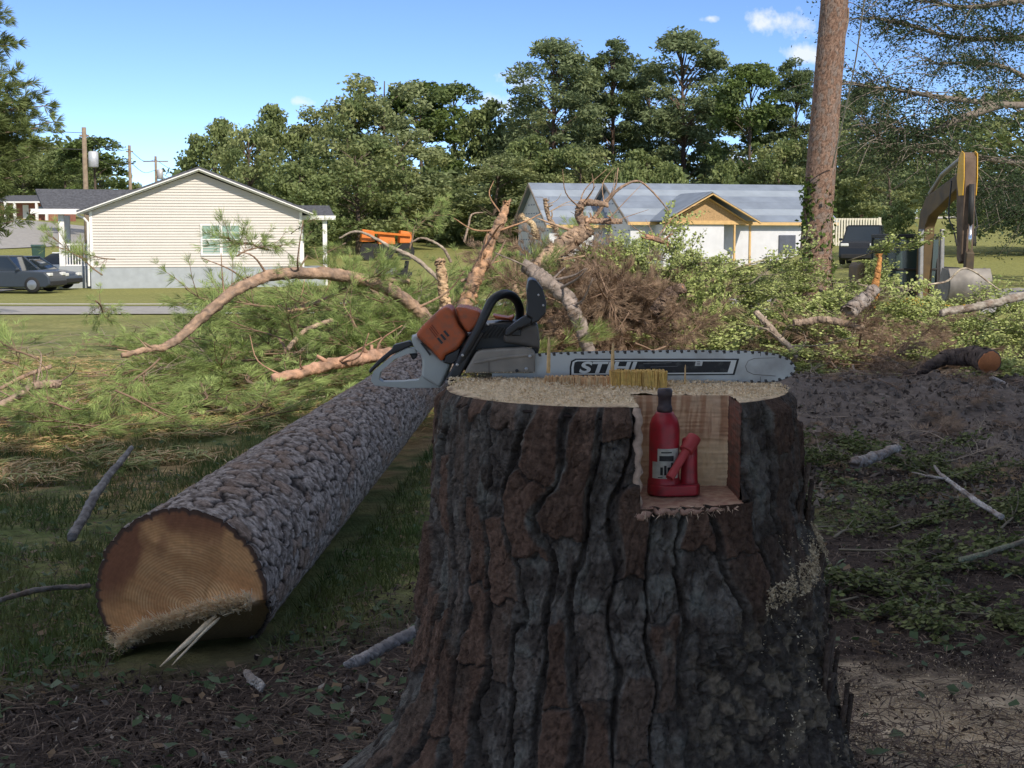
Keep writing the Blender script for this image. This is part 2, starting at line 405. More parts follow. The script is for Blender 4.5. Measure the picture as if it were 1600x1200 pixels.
grass = np.array([.12, .15, .055]); grass2 = np.array([.30, .28, .12]); soil = np.array([.062, .047, .040]); dirt = np.array([.165, .137, .118])
straw = np.array([.42, .29, .15]); saw = np.array([.66, .53, .37])
C = mixcol(grass, grass2, sst(.3, .75, n2 * .6 + n1 * .4))
# line in front of which the ground is torn soil and mulch
edge = 5.6 + 0.9 * np.clip(x + 2.0, -2, 6) + 1.2 * (n1 - .5)
soilw = sst(.6, -.6, y - edge) 
rightw = sst(1.2, 2.6, x + 1.0 * (n1 - .5)) * sst(24, 20, y) 
C = mixcol(C, soil * 1, np.clip(np.maximum(soilw, rightw), 0, 1))
dw = sst(2.0, 3.0, x + .8 * (n1 - .5)) * sst(10.5, 12.5, y + 2.0 * (n1 - .5)) * sst(26, 22, y)
C = mixcol(C, dirt, dw * .95)
stw = sst(.42, .62, n1 * .5 + n2 * .5 + .16 * sst(1.8, 0.6, np.abs(y - (11.2 + .75 * (x + 3.6))))) * sst(9, 10.5, y) * sst(24, 20, y) * (1 - dw)
C = mixcol(C, straw, stw * .85)
sx = (x - 1.78) / .85; sy = (y - 4.75) / 1.1
sww = sst(.9, 0.1, np.hypot(sx, sy) * .65 + (n2 - .5) * 1.0 + (n3 - .5) * .7)
C = mixcol(C, saw, sww * .97)
C = C * (0.8 + 0.4 * n3[:, None])
far = sst(26, 40, y)
C = mixcol(C, np.array([.25, .25, .085]), far * (.7 + .3 * n1))
clear = np.maximum(sst(2.2, .6, y), sst(-5.2, -6.8, x) * sst(9.0, 7.0, y)); C = mixcol(C, np.array([.60, .48, .34]) * 1.0, clear * (.8 + .2 * n1))  # pale sand added on unseen ground to bounce warm light into the shade
gm = vmat('ground_soil', rough=0.95, spec=0.1, var=0.28, scale=9, bump=0.9, bscale=55, bdist=0.02)
link('ground', npmesh('ground', np.stack([x, y, z], 1), grid_faces(len(gy), len(gx)), C, True), gm, kind='structure')

def ribbon(name, pts, halfw, lift, mat, thick=0.0, n=60):
    """strip following the ground along a path of (x,y)"""
    p = crv([(a, b, 0) for a, b in pts], n); d = np.gradient(p, axis=0); d /= np.linalg.norm(d, axis=1)[:, None]
    s = np.stack([-d[:, 1], d[:, 0]], 1); k = np.linspace(-1, 1, 9)
    xx = p[:, None, 0] + s[:, None, 0] * k[None, :] * halfw; yy = p[:, None, 1] + s[:, None, 1] * k[None, :] * halfw
    zz = G(xx, yy) + lift
    V = np.stack([xx, yy, zz], -1).reshape(-1, 3)
    return link(name, npmesh(name, V, grid_faces(n, 9)[:, ::-1], None, True), mat, kind='structure')
asph = pmat('asphalt', (.33, .315, .295), .9, var=.15, scale=3, bump=.3, bscale=60)
conc = pmat('concrete', (.47, .44, .39), .85, var=.1, scale=2)
ribbon('road', [(-60, 40), (-25, 40.5), (-12, 40.2), (-2, 41), (8, 44), (20, 50)], 2.6, .03, asph)
ribbon('kerb', [(-60, 43.4), (-25, 43.9), (-12, 43.6), (-2, 44.4), (8, 47.4)], .35, .07, conc)
ribbon('driveway', [(-44, 59), (-36, 60.5), (-30, 61), (-22.3, 61)], 4.0, .035, conc)
ribbon('upper_road', [(-60, 80), (-45, 93), (-38, 108), (-42, 128), (-70, 150)], 7, .05, asph)
ribbon('far_road', [(30, 150), (60, 146), (120, 150)], 3.2, .06, conc)

# ------------------------------------------------------------------ trees
bark_m = vmat('limb_bark', rough=.9, spec=.1, var=.3, scale=14, bump=.8, bscale=30, bdist=.02)
leaf_m = vmat('leaf_green', rough=.55, spec=.25, transl=.38, var=.12, scale=.5)
need_m = vmat('needle_green', rough=.5, spec=.25, transl=.15, var=.12, scale=1.5)
def tree_mesh(seed, kind, H, rx, leaf, nclump, per, cA, cB, base=.25, trunkr=.25, trunkcol=(.11, .085, .065)):
    r = np.random.default_rng(seed)
    tb = NB(); lb = NB()
    lean = r.normal(size=2) * .02 * H
    tp = np.array([[lean[0] * t ** 2, lean[1] * t ** 2, H * .93 * t] for t in np.linspace(-.02, 1, 14)])
    V, f = rtube(tp, np.linspace(trunkr * 1.15, trunkr * .18, 14), 9, .1, seed); tb.add(V, f, np.array(trunkcol))
    cen = []; rad = []
    for i in range(nclump):
        t = r.random()
        h = base + (1 - base) * (t ** .9 if kind == 'pine' else t)
        s = (h - base) / (1 - base)
        if kind == 'pine': prof = (0.35 + 1.15 * s) * (1 - s) ** .62 * 1.25 + .1
        elif kind == 'tall': prof = np.sqrt(max(0, 1 - (2 * s - 1) ** 2)) * .9 + .12
        else: prof = np.sqrt(max(0, 1 - (1.85 * s - .85) ** 2)) + .05
        a = r.random() * 2 * np.pi; q = np.sqrt(.18 + .82 * r.random())
        c = np.array([np.cos(a) * rx * prof * q + lean[0] * h, np.sin(a) * rx * prof * q + lean[1] * h, H * h * .985])
        cen.append(c); rad.append(rx * (.17 + .16 * r.random()) * (1.0 if kind != 'pine' else .85))
        if r.random() < .55:
            h0 = max(.12, h - .05 - .1 * q) * H
            a0 = np.array([lean[0] * (h0 / H) ** 2, lean[1] * (h0 / H) ** 2, min(h0, H * .9)])
            pp = crv([a0, (a0 + c) / 2 + np.array([0, 0, .03 * H]), c], 6)
            V, f = rtube(pp, np.linspace(trunkr * .28, trunkr * .06, 6), 5, .1, i); tb.add(V, f, np.array(trunkcol) * 1.3)
    cen = np.array(cen); rad = np.array(rad)
    tone = r.random(nclump)
    for c, ra, tn in zip(cen, rad, tone):
        d = rdir(per, r); q = (.35 + .65 * r.random(per) ** .5)[:, None]
        sc = np.array([1.15, 1.15, .62 if kind == 'pine' else .8])
        pts = c + d * q * ra * sc * (1 + .25 * r.normal(size=(per, 1)) * .5)
        cc = np.asarray(cA)[None] * (1 - tn) + np.asarray(cB)[None] * tn
        cc = cc * (.8 + .4 * r.random((per, 1))) 
        leaf_quads(lb, pts, leaf * (.7 + .6 * r.random(per)), cc, r, flat=.25, aspect=.55 if kind != 'pine' else .38)
    return tb.mesh('trunk'), lb.mesh('crown')
G1 = (.165, .215, .082); G2 = (.235, .278, .105); G3 = (.30, .325, .135); D1 = (.165, .21, .105); D2 = (.25, .295, .14)
VARS = {
    'oak':   tree_mesh(1, 'round', 15, 5.6, .55, 60, 150, G1, G3, .12, .3),
    'oak2':  tree_mesh(2, 'round', 15, 5.0, .55, 55, 150, G1, G2, .10, .28),
    'tall':  tree_mesh(3, 'tall', 20, 4.4, .5, 60, 150, D2, G3, .12, .26),
    'tall2': tree_mesh(4, 'tall', 20, 4.0, .5, 55, 150, G1, (.12, .17, .04), .15, .24),
    'pine':  tree_mesh(5, 'pine', 23, 4.8, .5, 120, 130, D1, D2, .22, .28, (.13, .09, .07)),
    'pine2': tree_mesh(6, 'pine', 23, 4.2, .5, 100, 130, D1, (.11, .145, .05), .26, .26, (.13, .09, .07)),
    'pine3': tree_mesh(7, 'pine', 23, 5.2, .5, 130, 130, D1, D2, .18, .28, (.13, .09, .07)),
    'shade': tree_mesh(9, 'round', 15, 5.6, 1.0, 120, 150, G1, G2, .36, .3),
    'bush':  tree_mesh(8, 'round', 5, 3.2, .4, 34, 130, G1, G2, .0, .1),
}
HT = {'oak': 15, 'oak2': 15, 'tall': 20, 'tall2': 20, 'pine': 23, 'pine2': 23, 'pine3': 23, 'bush': 5, 'shade': 15}
RW = {'oak': 5.6, 'oak2': 5.0, 'tall': 4.4, 'tall2': 4.0, 'pine': 4.8, 'pine2': 4.2, 'pine3': 5.2, 'bush': 3.2, 'shade': 5.6}
def tree(name, var, px, Y, top=None, wpx=None, label=None, group=None, X_=None, h=None, w=None, cat='tree'):
    xw = P(px, 372, Y).x if X_ is None else X_
    g = Gs(xw, Y)
    hh = h if h else P(px, top, Y).z - g
    sw = (w / 2 if w else wpx / SX(Y) / 2) / RW[var]
    o = empty(name, (xw, Y, g - .1), rng.random() * 6.28, label, cat, group)
    o.scale = (sw, sw, hh / HT[var])
    tm, cm = VARS[var]
    link('trunk', tm, bark_m, o); link('crown', cm, leaf_m, o)
    return o
GW = 'woods behind the houses'
L = [  # px, top, width px, Y, variant, label
    (338, 188, 105, 118, 'oak2', 'leftmost round tree of the woods, beside the gable peak of the beige house'),
    (392, 200, 120, 106, 'oak', 'grey green bushy tree rising right behind the beige gable'),
    (440, 168, 110, 128, 'oak2', 'rounded tree between the bushy grey green one and the tall light oak'),
    (505, 160, 110, 130, 'tall', 'green tree left of the tall light green oak in the woods'),
    (545, 150, 120, 122, 'oak', 'tree with yellowish top just left of the tall light oak'),
    (600, 108, 150, 126, 'tall', 'tall light green oak with the highest crown of the left woods'),
    (660, 126, 120, 132, 'tall2', 'tree right behind the tall light oak, slightly lower'),
    (712, 128, 110, 138, 'tall2', 'dark green tree left of the dip in the skyline'),
    (757, 160, 100, 134, 'oak2', 'sloping tree above the upright broken limb, at the skyline dip'),
    (805, 205, 90, 130, 'pine3', 'low dark pine in the dip left of the tallest pines'),
    (865, 60, 175, 130, 'pine3', 'broad tall pine, first of the tall row left of centre'),
    (958, 62, 120, 134, 'pine2', 'narrow tall pine between the two broad tall pines'),
    (1068, 42, 185, 132, 'pine', 'tallest broad pine, above the ridge of the unfinished house'),
    (1168, 96, 120, 124, 'tall2', 'light green broadleaf tree right of the tallest pine'),
    (1243, 90, 100, 134, 'pine2', 'pine just left of the bare standing trunk, near the small clouds'),
    (1345, 130, 120, 122, 'pine3', 'pine just right of the bare standing trunk'),
    (1392, 215, 110, 112, 'tall', 'lower green tree right of the trunk, left of the excavator boom'),
    (915, 112, 120, 140, 'pine', 'pine showing between the first broad pine and the narrow one'),
    (1012, 100, 110, 142, 'pine3', 'pine filling the gap left of the tallest pine'),
    (1118, 128, 120, 140, 'tall', 'round crown just right of the tallest pine'),
    (1208, 160, 100, 138, 'tall2', 'green crown between the light green tree and the trunk side pine'),
    (815, 150, 110, 142, 'tall', 'crown rising behind the low dark pine of the dip'),
    (1300, 190, 110, 116, 'oak', 'green tree mostly hidden behind the bare standing trunk'),
    (470, 255, 110, 98, 'oak2', 'low bushy tree in front of the woods, right of the beige gable'),
    (560, 215, 170, 104, 'oak', 'large lit bushy tree at the front of the woods'),
    (640, 190, 150, 112, 'tall', 'full crowned tree in the front row, left of the dark gap'),
    (770, 235, 130, 116, 'tall', 'full dark green tree in front, behind the upright broken limb'),
    (830, 215, 110, 120, 'oak2', 'mid green tree under the first broad pine'),
    (905, 230, 120, 118, 'oak', 'green tree behind the left gable of the unfinished house'),
    (985, 262, 80, 116, 'bush', 'dark low tree behind the left end of the main roof'),
    (1010, 235, 100, 126, 'oak2', 'mid green tree under the tallest pine, left side'),
    (1130, 262, 90, 120, 'bush', 'clipped looking dark bush above the roof, right of the tallest pine'),
    (1215, 220, 100, 118, 'oak', 'green tree above the right end of the unfinished roof'),
    (1050, 268, 90, 118, 'bush', 'dark round bush above the middle of the unfinished roof'),
]
for px, top, wp, Yd, var, lab in L:
    tree('woodland_tree', var, px, Yd, top, wp, lab, GW)
# understory mass closing the foot of the woods
ub = NB(); ur = np.random.default_rng(55)
for k in range(150):
    px = 290 + 1120 * ur.random(); Yd = 120 + 26 * ur.random(); xw = P(px, 372, Yd).x
    hh = 3 + 5 * ur.random(); g = Gs(xw, Yd); rr = 2.2 + 1.8 * ur.random()
    d = rdir(170, ur); pts = np.array([xw, Yd, g + hh * .5]) + d * np.array([rr, rr, hh * .55]) * (.6 + .4 * ur.random((170, 1)))
    cc = lerp(np.array(D1), np.array(G1), ur.random()) * (.8 + .4 * ur.random((170, 1)))
    leaf_quads(ub, pts, .8, cc, ur, .2)
link('undergrowth', ub.mesh('undergrowth'), leaf_m, None, 'dark green undergrowth along the foot of the woods', 'undergrowth', None, 'stuff')
# far tree line on both sides, at the end of the fields
fb = NB()
for k in range(120):
    left = k % 2 == 0
    px = (-150 + 310 * ur.random()) if left else (1330 + 420 * ur.random()); Yd = 190 + 40 * ur.random(); xw = P(px, 372, Yd).x
    hh = (7 + 5 * ur.random()) if left else (5 + 7 * ur.random()); g = Gs(xw, Yd); rr = 3 + 2 * ur.random()
    d = rdir(160, ur); pts = np.array([xw, Yd, g + hh * .5]) + d * np.array([rr, rr, hh * .55]) * (.5 + .5 * ur.random((160, 1)))
    leaf_quads(fb, pts, 1.0, lerp(np.array(D1), np.array(G2), ur.random()) * (.8 + .4 * ur.random((160, 1))), ur, .2)
link('far_treeline', fb.mesh('far_treeline'), leaf_m, None, 'distant hazy tree line at the end of the fields', 'tree line', None, 'stuff')
for px, top, wp, Yd, var, lab in [
    (40, 215, 150, 172, 'oak', 'bushy green tree behind the near pine at the left edge'),
    (152, 212, 110, 118, 'tall2', 'airy tree behind the first utility pole, left of the beige house'),
    (105, 235, 90, 165, 'oak2', 'small round tree between the left pine and the first utility pole'),
    (-40, 190, 140, 175, 'oak2', 'tree at the left edge above the far brick house'),
    (215, 290, 50, 150, 'bush', 'low bush peeping over the beige roof near the second pole')]:
    tree('roadside_tree', var, px, Yd, top, wp, lab, 'trees beyond the road on the left')
tree('field_oak', 'oak', 0, 71, X_=26, h=8.5, w=10, label='dark spreading oak behind the excavator at the right', cat='tree')
tree('shrub', 'bush', 1402, 74, 318, 70, 'yellowish green shrub left of the excavator boom', None, cat='shrub')
# tall trees behind the camera that throw the foreground shade
for i, (xx, yy, hh, ww, v) in enumerate([(5.6, -10.8, 14.4, 9.5, 'shade'), (9.6, -5.6, 14.6, 9.5, 'shade'), (14.6, -1.8, 14.9, 9.5, 'shade'), (20.8, 0.6, 15.0, 10, 'shade'), (1.8, -15.5, 14.6, 9.5, 'shade')]):
    tree('shade_tree', v, 0, yy, X_=xx, h=hh, w=ww, label='tall broadleaf tree behind the viewer casting the foreground shade', group='shade trees behind the viewer')

# standing pine trunk, bare
def bark_field(u, v, cu, cv, seed, depth, jit=.9, wa=.35, cw=.115, tilt=1.0):
    """bark plates: height, plate id, crack mask"""
    wu = (fbm(u / cu * .9, v / cv * .9, 3, seed + 1) - .5) * 2 * wa; wv = (fbm(u / cu * .9 + 31, v / cv * .9, 3, seed + 2) - .5) * 2 * wa
    f1, f2, idv, ox_, oy_ = cell(u / cu + wu, v / cv + wv, seed, jit, True)
    e = f2 - f1
    wob = .05 * (fbm(u / cu * 4, v / cv * 4, 3, seed + 21) - .5)
    crack = 1 - sst(.02, cw, e + wob)
    f1b, f2b, idb = cell(u / cu * 1.9 + wu * 2.6, v / cv * 2.2 + wv * 2.6, seed + 3, jit)
    fl = sst(.0, .07, f2b - f1b + wob)
    slope = tilt * (ox_ * (np.mod(idv * 37.0, 1.0) - .5) * 2.4 + oy_ * (np.mod(idv * 91.0, 1.0) - .2) * 2.0) + .6 * (fbm(u / cu * 1.3, v / cv * 1.3, 2, seed + 23) - .5)
    h = depth * (1 - crack) * (.80 + .35 * idv) + depth * .22 * (idb - .5) * (1 - crack) + depth * .14 * (fl - 1) + depth * .25 * slope
    h = h + depth * .22 * (fbm(u / cu * 7, v / cv * 9, 3, seed + 7) - .5)
    return h, idv, idb, crack
def bark_trunk(name, path, radii, ncol, nrow, cu, cv, depth, colf, seed, parent, mat, swap=False):
    p = crv(path, nrow); d = np.gradient(p, axis=0); d /= np.linalg.norm(d, axis=1)[:, None]
    L_ = np.concatenate([[0], np.cumsum(np.linalg.norm(np.diff(p, axis=0), axis=1))])
    ref = np.array([0, 1.0, 0]) if abs(d.mean(0)[2]) > .7 else np.array([0, 0, -1.0])
    u = np.cross(d, np.cross(ref, d)); u /= np.linalg.norm(u, axis=1)[:, None]; w = np.cross(d, u)
    a = np.linspace(0, 2 * np.pi, ncol, endpoint=False)
    rr = np.interp(np.linspace(0, 1, nrow), np.linspace(0, 1, len(radii)), radii)
    A, S = np.meshgrid(a, L_); R0 = rr[:, None]
    h, idv, idb, cr = bark_field(A * rr.mean(), S, cu, cv, seed, depth)
    Rr = R0 + h
    V = p[:, None] + Rr[..., None] * (np.cos(A)[..., None] * u[:, None] + np.sin(A)[..., None] * w[:, None])
    col = colf(A.ravel(), S.ravel(), idv.ravel(), idb.ravel(), cr.ravel())
    return link(name, npmesh(name, V.reshape(-1, 3), grid_faces(nrow, ncol, True), col, True), mat, parent)
bark2_m = vmat('plated_bark', rough=.95, spec=.12, var=.38, scale=75, bump=1.0, bscale=190, bdist=.006)
TY = 26.0
tb_ = P(1276, 470, TY); tb_.z = Gs(tb_.x, TY) - .1
t = empty('standing_pine', tb_, 0, 'tall bare standing pine trunk with reddish plated bark, right of the unfinished house', 'tree')
p0 = Vector((0, 0, 0)); pm = P(1277, 350, TY) - tb_; pt = P(1304, 0, TY) - tb_; ptt = pt + (pt - pm) * 1.5
def tcol(A, S, i, j, c):
    b = mixcol(np.array([.16, .095, .068]), np.array([.30, .20, .15]), j); b = mixcol(b, np.array([.21, .175, .155]), sst(.5, .9, i) * .8)
    return mixcol(b, np.array([.055, .040, .034]), c * .8)
bark_trunk('trunk', [p0, pm, pt, ptt], [.35, .27, .235, .19], 130, 520, .062, .085, .009, tcol, 61, t, bark2_m)
# branch stub and ivy on it
V, f = rtube(crv([P(1318, 60, TY) - tb_, P(1324, 35, TY) - tb_, P(1326, 12, TY) - tb_], 8), np.linspace(.03, .015, 8), 6, .1, 1)
link('branch_stub', npmesh('branch_stub', V, f, np.tile([.22, .17, .13], (len(V), 1))), bark_m, t)
ib = NB(); ir = np.random.default_rng(9)
na = 900
py = 440 - 160 * ir.random(na) ** 1.9; side = np.where(ir.random(na) < .62, -1, 1)
px_ = 1277 + side * (23 * (.25 + .75 * ir.random(na))) 
pts = np.array([P(a_, b_, TY - .30 + .25 * abs(s_ * (a_ - 1277)) / 26) - tb_ for a_, b_, s_ in zip(px_, py, side)])
leaf_quads(ib, pts + ir.normal(size=(na, 3)) * .05, .10, np.array([.09, .14, .03]) * (.7 + .7 * ir.random((na, 1))), ir, .1, .8)
link('ivy', ib.mesh('ivy'), leaf_m, t, 'green ivy climbing the foot of the trunk')
# pull rope to the trunk
r0 = P(1300, 262, TY - .3); r1 = P(1334, 110, TY - 3); r2 = P(1356, -30, TY - 5); r3 = P(1420, -320, TY - 9)
mb = MB(); mb.tube(crv([r0, r1, r2, r3], 20), .012, 6)
mb.build('rope', pmat('rope_fibre', (.45, .42, .36), .9), None, smooth=True, label='thin pale rope running up from the bare pine trunk', cat='rope')

# ------------------------------------------------------------------ overhanging tree on the right
OVK = 1.8
ov = empty('overhanging_tree', (13.2 * OVK, 27 * OVK, Gs(13.2 * OVK, 27 * OVK)), 0, 'large tree at the right edge with branches hanging over the excavator', 'tree')
orr = np.random.default_rng(77); tb = NB(); lb = NB(); o0 = np.array(ov.location)
def OP(px, py, Yd): return np.array(P(px, py, Yd * OVK)) - o0
V, f = rtube(crv([(0, 0, -.2), (0.1, .1, 4), (-.2, .2, 8), (0, 0, 15)], 12), np.linspace(.38, .2, 12), 12, .1, 3); tb.add(V, f, np.array([.10, .085, .07]))
limbs = [  # control points px,py,Y
    [(2000, 300, 27), (1700, 180, 26), (1560, 163, 25.5), (1455, 150, 25), (1400, 140, 25), (1345, 135, 25)],
    [(2000, 120, 27), (1750, 60, 26), (1600, 60, 26), (1500, 60, 26), (1420, 40, 26), (1370, 30, 26)],
    [(2000, 260, 27), (1750, 260, 25), (1600, 255, 24.5), (1480, 238, 24.5), (1400, 232, 24.5), (1365, 208, 24.5)],
    [(2000, 320, 27), (1800, 330, 28), (1640, 300, 28), (1560, 290, 28), (1530, 300, 28)],
    [(2000, 0, 27), (1750, -30, 26), (1600, 0, 25), (1490, 10, 25), (1420, -20, 25)],
    [(1900, 220, 27), (1700, 215, 29), (1600, 120, 29), (1530, 100, 29), (1450, 100, 29)],
    [(1560, 163, 25.5), (1490, 190, 25), (1440, 215, 25), (1405, 200, 25)],
    [(1900, 240, 27), (1690, 300, 30), (1620, 330, 30), (1580, 330, 30)],
]
for li, lp in enumerate(limbs):
    pts = crv([OP(*q) for q in lp], 26)
    V, f = rtube(pts, np.linspace(.15, .03, 26), 7, .12, li); tb.add(V, f, np.array([.20, .17, .14]))
    for k in range(9, 26):
        for q in range(4):
            b = pts[k] + orr.normal(size=3) * .02
            d = rdir(1, orr)[0]; d[2] = d[2] * .5 - .12; d[0] -= .45; d /= np.linalg.norm(d)
            Lb = .9 + 1.6 * orr.random(); e = b + d * Lb; mid = (b + e) / 2 + np.array([0, 0, .10 * Lb])
            tw = crv([b, mid, e], 6)
            V, f = rtube(tw, np.linspace(.022, .008, 6), 4, .05, k); tb.add(V, f, np.array([.22, .19, .155]))
            if orr.random() < .8:
                m = 84; tt = orr.random(m) * .85 + .25
                c = b + np.outer(tt, (e - b)) + np.array([0, 0, .06]) + orr.normal(size=(m, 3)) * np.array([.28, .28, .14])
                leaf_quads(lb, c, .11 * (.7 + .6 * orr.random(m)), np.array([.058, .088, .040]) * (.7 + .7 * orr.random((m, 1))), orr, .35, .5)
# denser inner crown to the right
for k in range(85):
    px = 1500 + 330 * orr.random() ** .8; py = -40 + 400 * orr.random(); Yd = 24.5 + 5 * orr.random()
    if py > 300 and px < 1535: continue
    c0 = OP(px, py, Yd); m = 60
    c = c0 + orr.normal(size=(m, 3)) * np.array([.6, .6, .28])
    leaf_quads(lb, c, .14 * (.7 + .6 * orr.random(m)), np.array([.050, .078, .040]) * (.7 + .7 * orr.random((m, 1))), orr, .35, .5)
link('trunk', tb.mesh('trunk'), bark_m, ov); link('crown', lb.mesh('crown'), leaf_m, ov)

# ------------------------------------------------------------------ near pine on the left edge
pl0 = np.array([P(-70, 372, 34).x, 34, 0]); pl0[2] = Gs(pl0[0], 34)
pn = empty('pine_tree', pl0, 0, 'near pine with long needle tufts at the left edge', 'tree')
pr = np.random.default_rng(21); tb = NB(); lb = NB()
V, f = rtube(np.array([[0, 0, z_] for z_ in np.linspace(-.2, 12, 16)]), np.linspace(.26, .1, 16), 10, .1, 3); tb.add(V, f, np.array([.16, .11, .085]))
for (ex, ey, Yd) in [(25, 110, 34), (50, 130, 33.5), (75, 165, 34), (88, 190, 34), (60, 200, 33), (30, 190, 34), (45, 245, 33), (20, 160, 33), (10, 240, 33.5), (55, 160, 34.5), (15, 70, 34),
                     (5, 20, 34), (35, 275, 33), (5, 300, 33.5), (-10, 130, 33), (-20, 200, 33), (70, 225, 34), (10, 330, 32), (-10, 270, 33), (30, 225, 34), (22, 345, 31.5), (40, 170, 33.5), (20, 215, 34),
                     (0, 185, 34), (0, 100, 34), (-30, 60, 34), (-40, 310, 33)]:
    e = np.array(P(ex, ey, Yd)) - pl0; h0 = max(1.0, e[2] - .3 - .5 * pr.random()); b = np.array([0, 0, h0])
    pts = crv([b, (b + e) / 2 + [0, 0, .05], e], 10); V, f = rtube(pts, np.linspace(.035, .012, 10), 5, .1, 3); tb.add(V, f, np.array([.20, .15, .11]))
    T = []; D = []
    for k in range(24):
        t_ = .45 + .55 * pr.random(); q = pts[int(t_ * 9)] + pr.normal(size=3) * np.array([.22, .22, .16]); T.append(q); d = (e - b) / np.linalg.norm(e - b) + rdir(1, pr)[0] * .8 + [0, 0, .3]; D.append(d / np.linalg.norm(d))
    T.append(e); D.append((e - b) / np.linalg.norm(e - b))
    needles(lb, np.array(T), np.array(D), 34, .26, .018, (.16, .20, .07), pr, .7, .1)
link('trunk', tb.mesh('trunk'), bark_m, pn); link('crown', lb.mesh('crown'), need_m, pn)

# ------------------------------------------------------------------ beige house on the left
white = pmat('white_paint', (.78, .77, .74), .5, var=.04)
siding = pmat('beige_siding', (.59, .553, .505), .6, var=.03, scale=1.5)
block = pmat('grey_block', (.36, .39, .41), .85, var=.08, scale=3)
shing = pmat('dark_shingle', (.085, .088, .10), .95, var=.35, scale=9, bump=.5, bscale=25)
HY = 66.0
def HP(px, py, Yd=HY): return P(px, py, Yd)
hb = HP(305, 447); hz0 = hb.z
house = empty('beige_house', (hb.x, HY, hz0), R(12.8), 'beige sided house with white gable trim and grey foundation, left of the woods', 'house')
def hl(px, py, dY=0.0):
    q = HP(px, py, HY + dY); return Vector((q.x - hb.x, dY, q.z - hz0))
xl = hl(146, 330).x; xr = hl(470, 330).x; zs = hl(300, 417).z; ze = hl(300, 331).z; xa = hl(308, 264).x; za = hl(308, 270).z
DEP = 13.0
# lap siding: rows of boards, each bottom edge proud of the one below
zrows = np.arange(zs, za, .128)
sb = MB()
for i, z0 in enumerate(zrows):
    z1 = min(z0 + .128, za)
    def ext(z_):
        if z_ <= ze: return xl, xr
        k = (z_ - ze) / (za - ze); return xl + (xa - xl) * k, xr + (xa - xr) * k
    a0, b0 = ext(z0); a1, b1 = ext(z1)
    sb.add([(a0, -.045, z0), (b0, -.045, z0), (b1, -.004, z1), (a1, -.004, z1), (a0, 0, z0), (b0, 0, z0)], [(0, 1, 2, 3), (4, 5, 1, 0)])
sb.build('siding', siding, house)
mb = MB()
mb.prism([(xl, .01, zs), (xr, .01, zs), (xr, .01, ze), (xa, .01, za), (xl, .01, ze)], (0, DEP, 0)); mb.build('wall', siding, house)
mb = MB(); mb.box(((xl + xr) / 2, DEP / 2 - .03 + .02, zs / 2 - .3), (xr - xl + .02, DEP, zs + .6)); mb.build('foundation', block, house)
# roof slabs with overhang, rake boards
def roofslab(par, a, b, dY0, dY1, th, mat, name='roof_slope'):
    m = MB(); m.prism([(a[0], dY0, a[1]), (b[0], dY0, b[1]), (b[0], dY0, b[1] + th), (a[0], dY0, a[1] + th)], (0, dY1 - dY0, 0)); return m.build(name, mat, par)
el = hl(128, 333); er = hl(487, 333); pk = hl(310, 264)
roofslab(house, (el.x, el.z), (pk.x, pk.z), -.42, DEP + .4, .10, shing); roofslab(house, (er.x, er.z), (pk.x, pk.z), -.42, DEP + .4, .10, shing)
for a in (el, er):
    m = MB(); m.beam((a.x, -.45, a.z - .03), (pk.x, -.45, pk.z - .03), .05, .26, (0, -1, 0)); m.v = m.v; m.build('rake_board', white, house)
    m = MB(); sgn = 1 if a.x < pk.x else -1
    m.prism([(a.x + .02 * sgn, -.40, a.z - .06), (pk.x, -.40, pk.z - .06), (pk.x, -.40, pk.z - .12), (a.x + .02 * sgn, -.40, a.z - .12)], (0, .39, 0)); m.build('soffit', white, house)
for x_ in (xl + .05, xr - .05):
    m = MB(); m.box((x_, -.035, (zs + ze) / 2), (.13, .05, ze - zs)); m.build('corner_board', white, house)
# double window
wx0, wx1, wz0, wz1 = hl(306, 0).x, hl(367, 0).x, hl(0, 398).z, hl(0, 351).z
win = MB(); f_ = .09
for x_ in (wx0, (wx0 + wx1) / 2, wx1): win.box((x_, -.05, (wz0 + wz1) / 2), (f_ if x_ != (wx0 + wx1) / 2 else .13, .07, wz1 - wz0 + f_))
for z_ in (wz0, wz1): win.box(((wx0 + wx1) / 2, -.05, z_), (wx1 - wx0 - f_, .068, f_))
wo_ = win.build('window', white, house, label='white double window of the beige house with pale green panes')
glz = pmat('window_glass', (.25, .36, .31), .12, spec=.7, var=.06, scale=1)
for s in (0, 1):
    a = wx0 + f_ / 2 if s == 0 else (wx0 + wx1) / 2 + .065; b = (wx0 + wx1) / 2 - .065 if s == 0 else wx1 - f_ / 2
    zm = (wz0 + wz1) / 2
    for z0, z1, dy in ((wz0 + .045, zm - .03, -.032), (zm + .03, wz1 - .045, -.042)):
        m = MB(); m.box(((a + b) / 2, dy, (z0 + z1) / 2), (b - a, .01, z1 - z0)); m.build('pane', glz, wo_)
    m = MB(); m.box(((a + b) / 2, -.05, zm), (b - a, .05, .06)); m.build('sash_rail', white, wo_)
    m = MB(); m.box(((a + b) / 2, -.055, zm + (wz1 - zm) * .5), (b - a, .02, .025)); m.box(((a + b) / 2, -.056, (zm + wz1) / 2), (.025, .02, wz1 - zm - .1)); m.build('muntin', white, wo_)
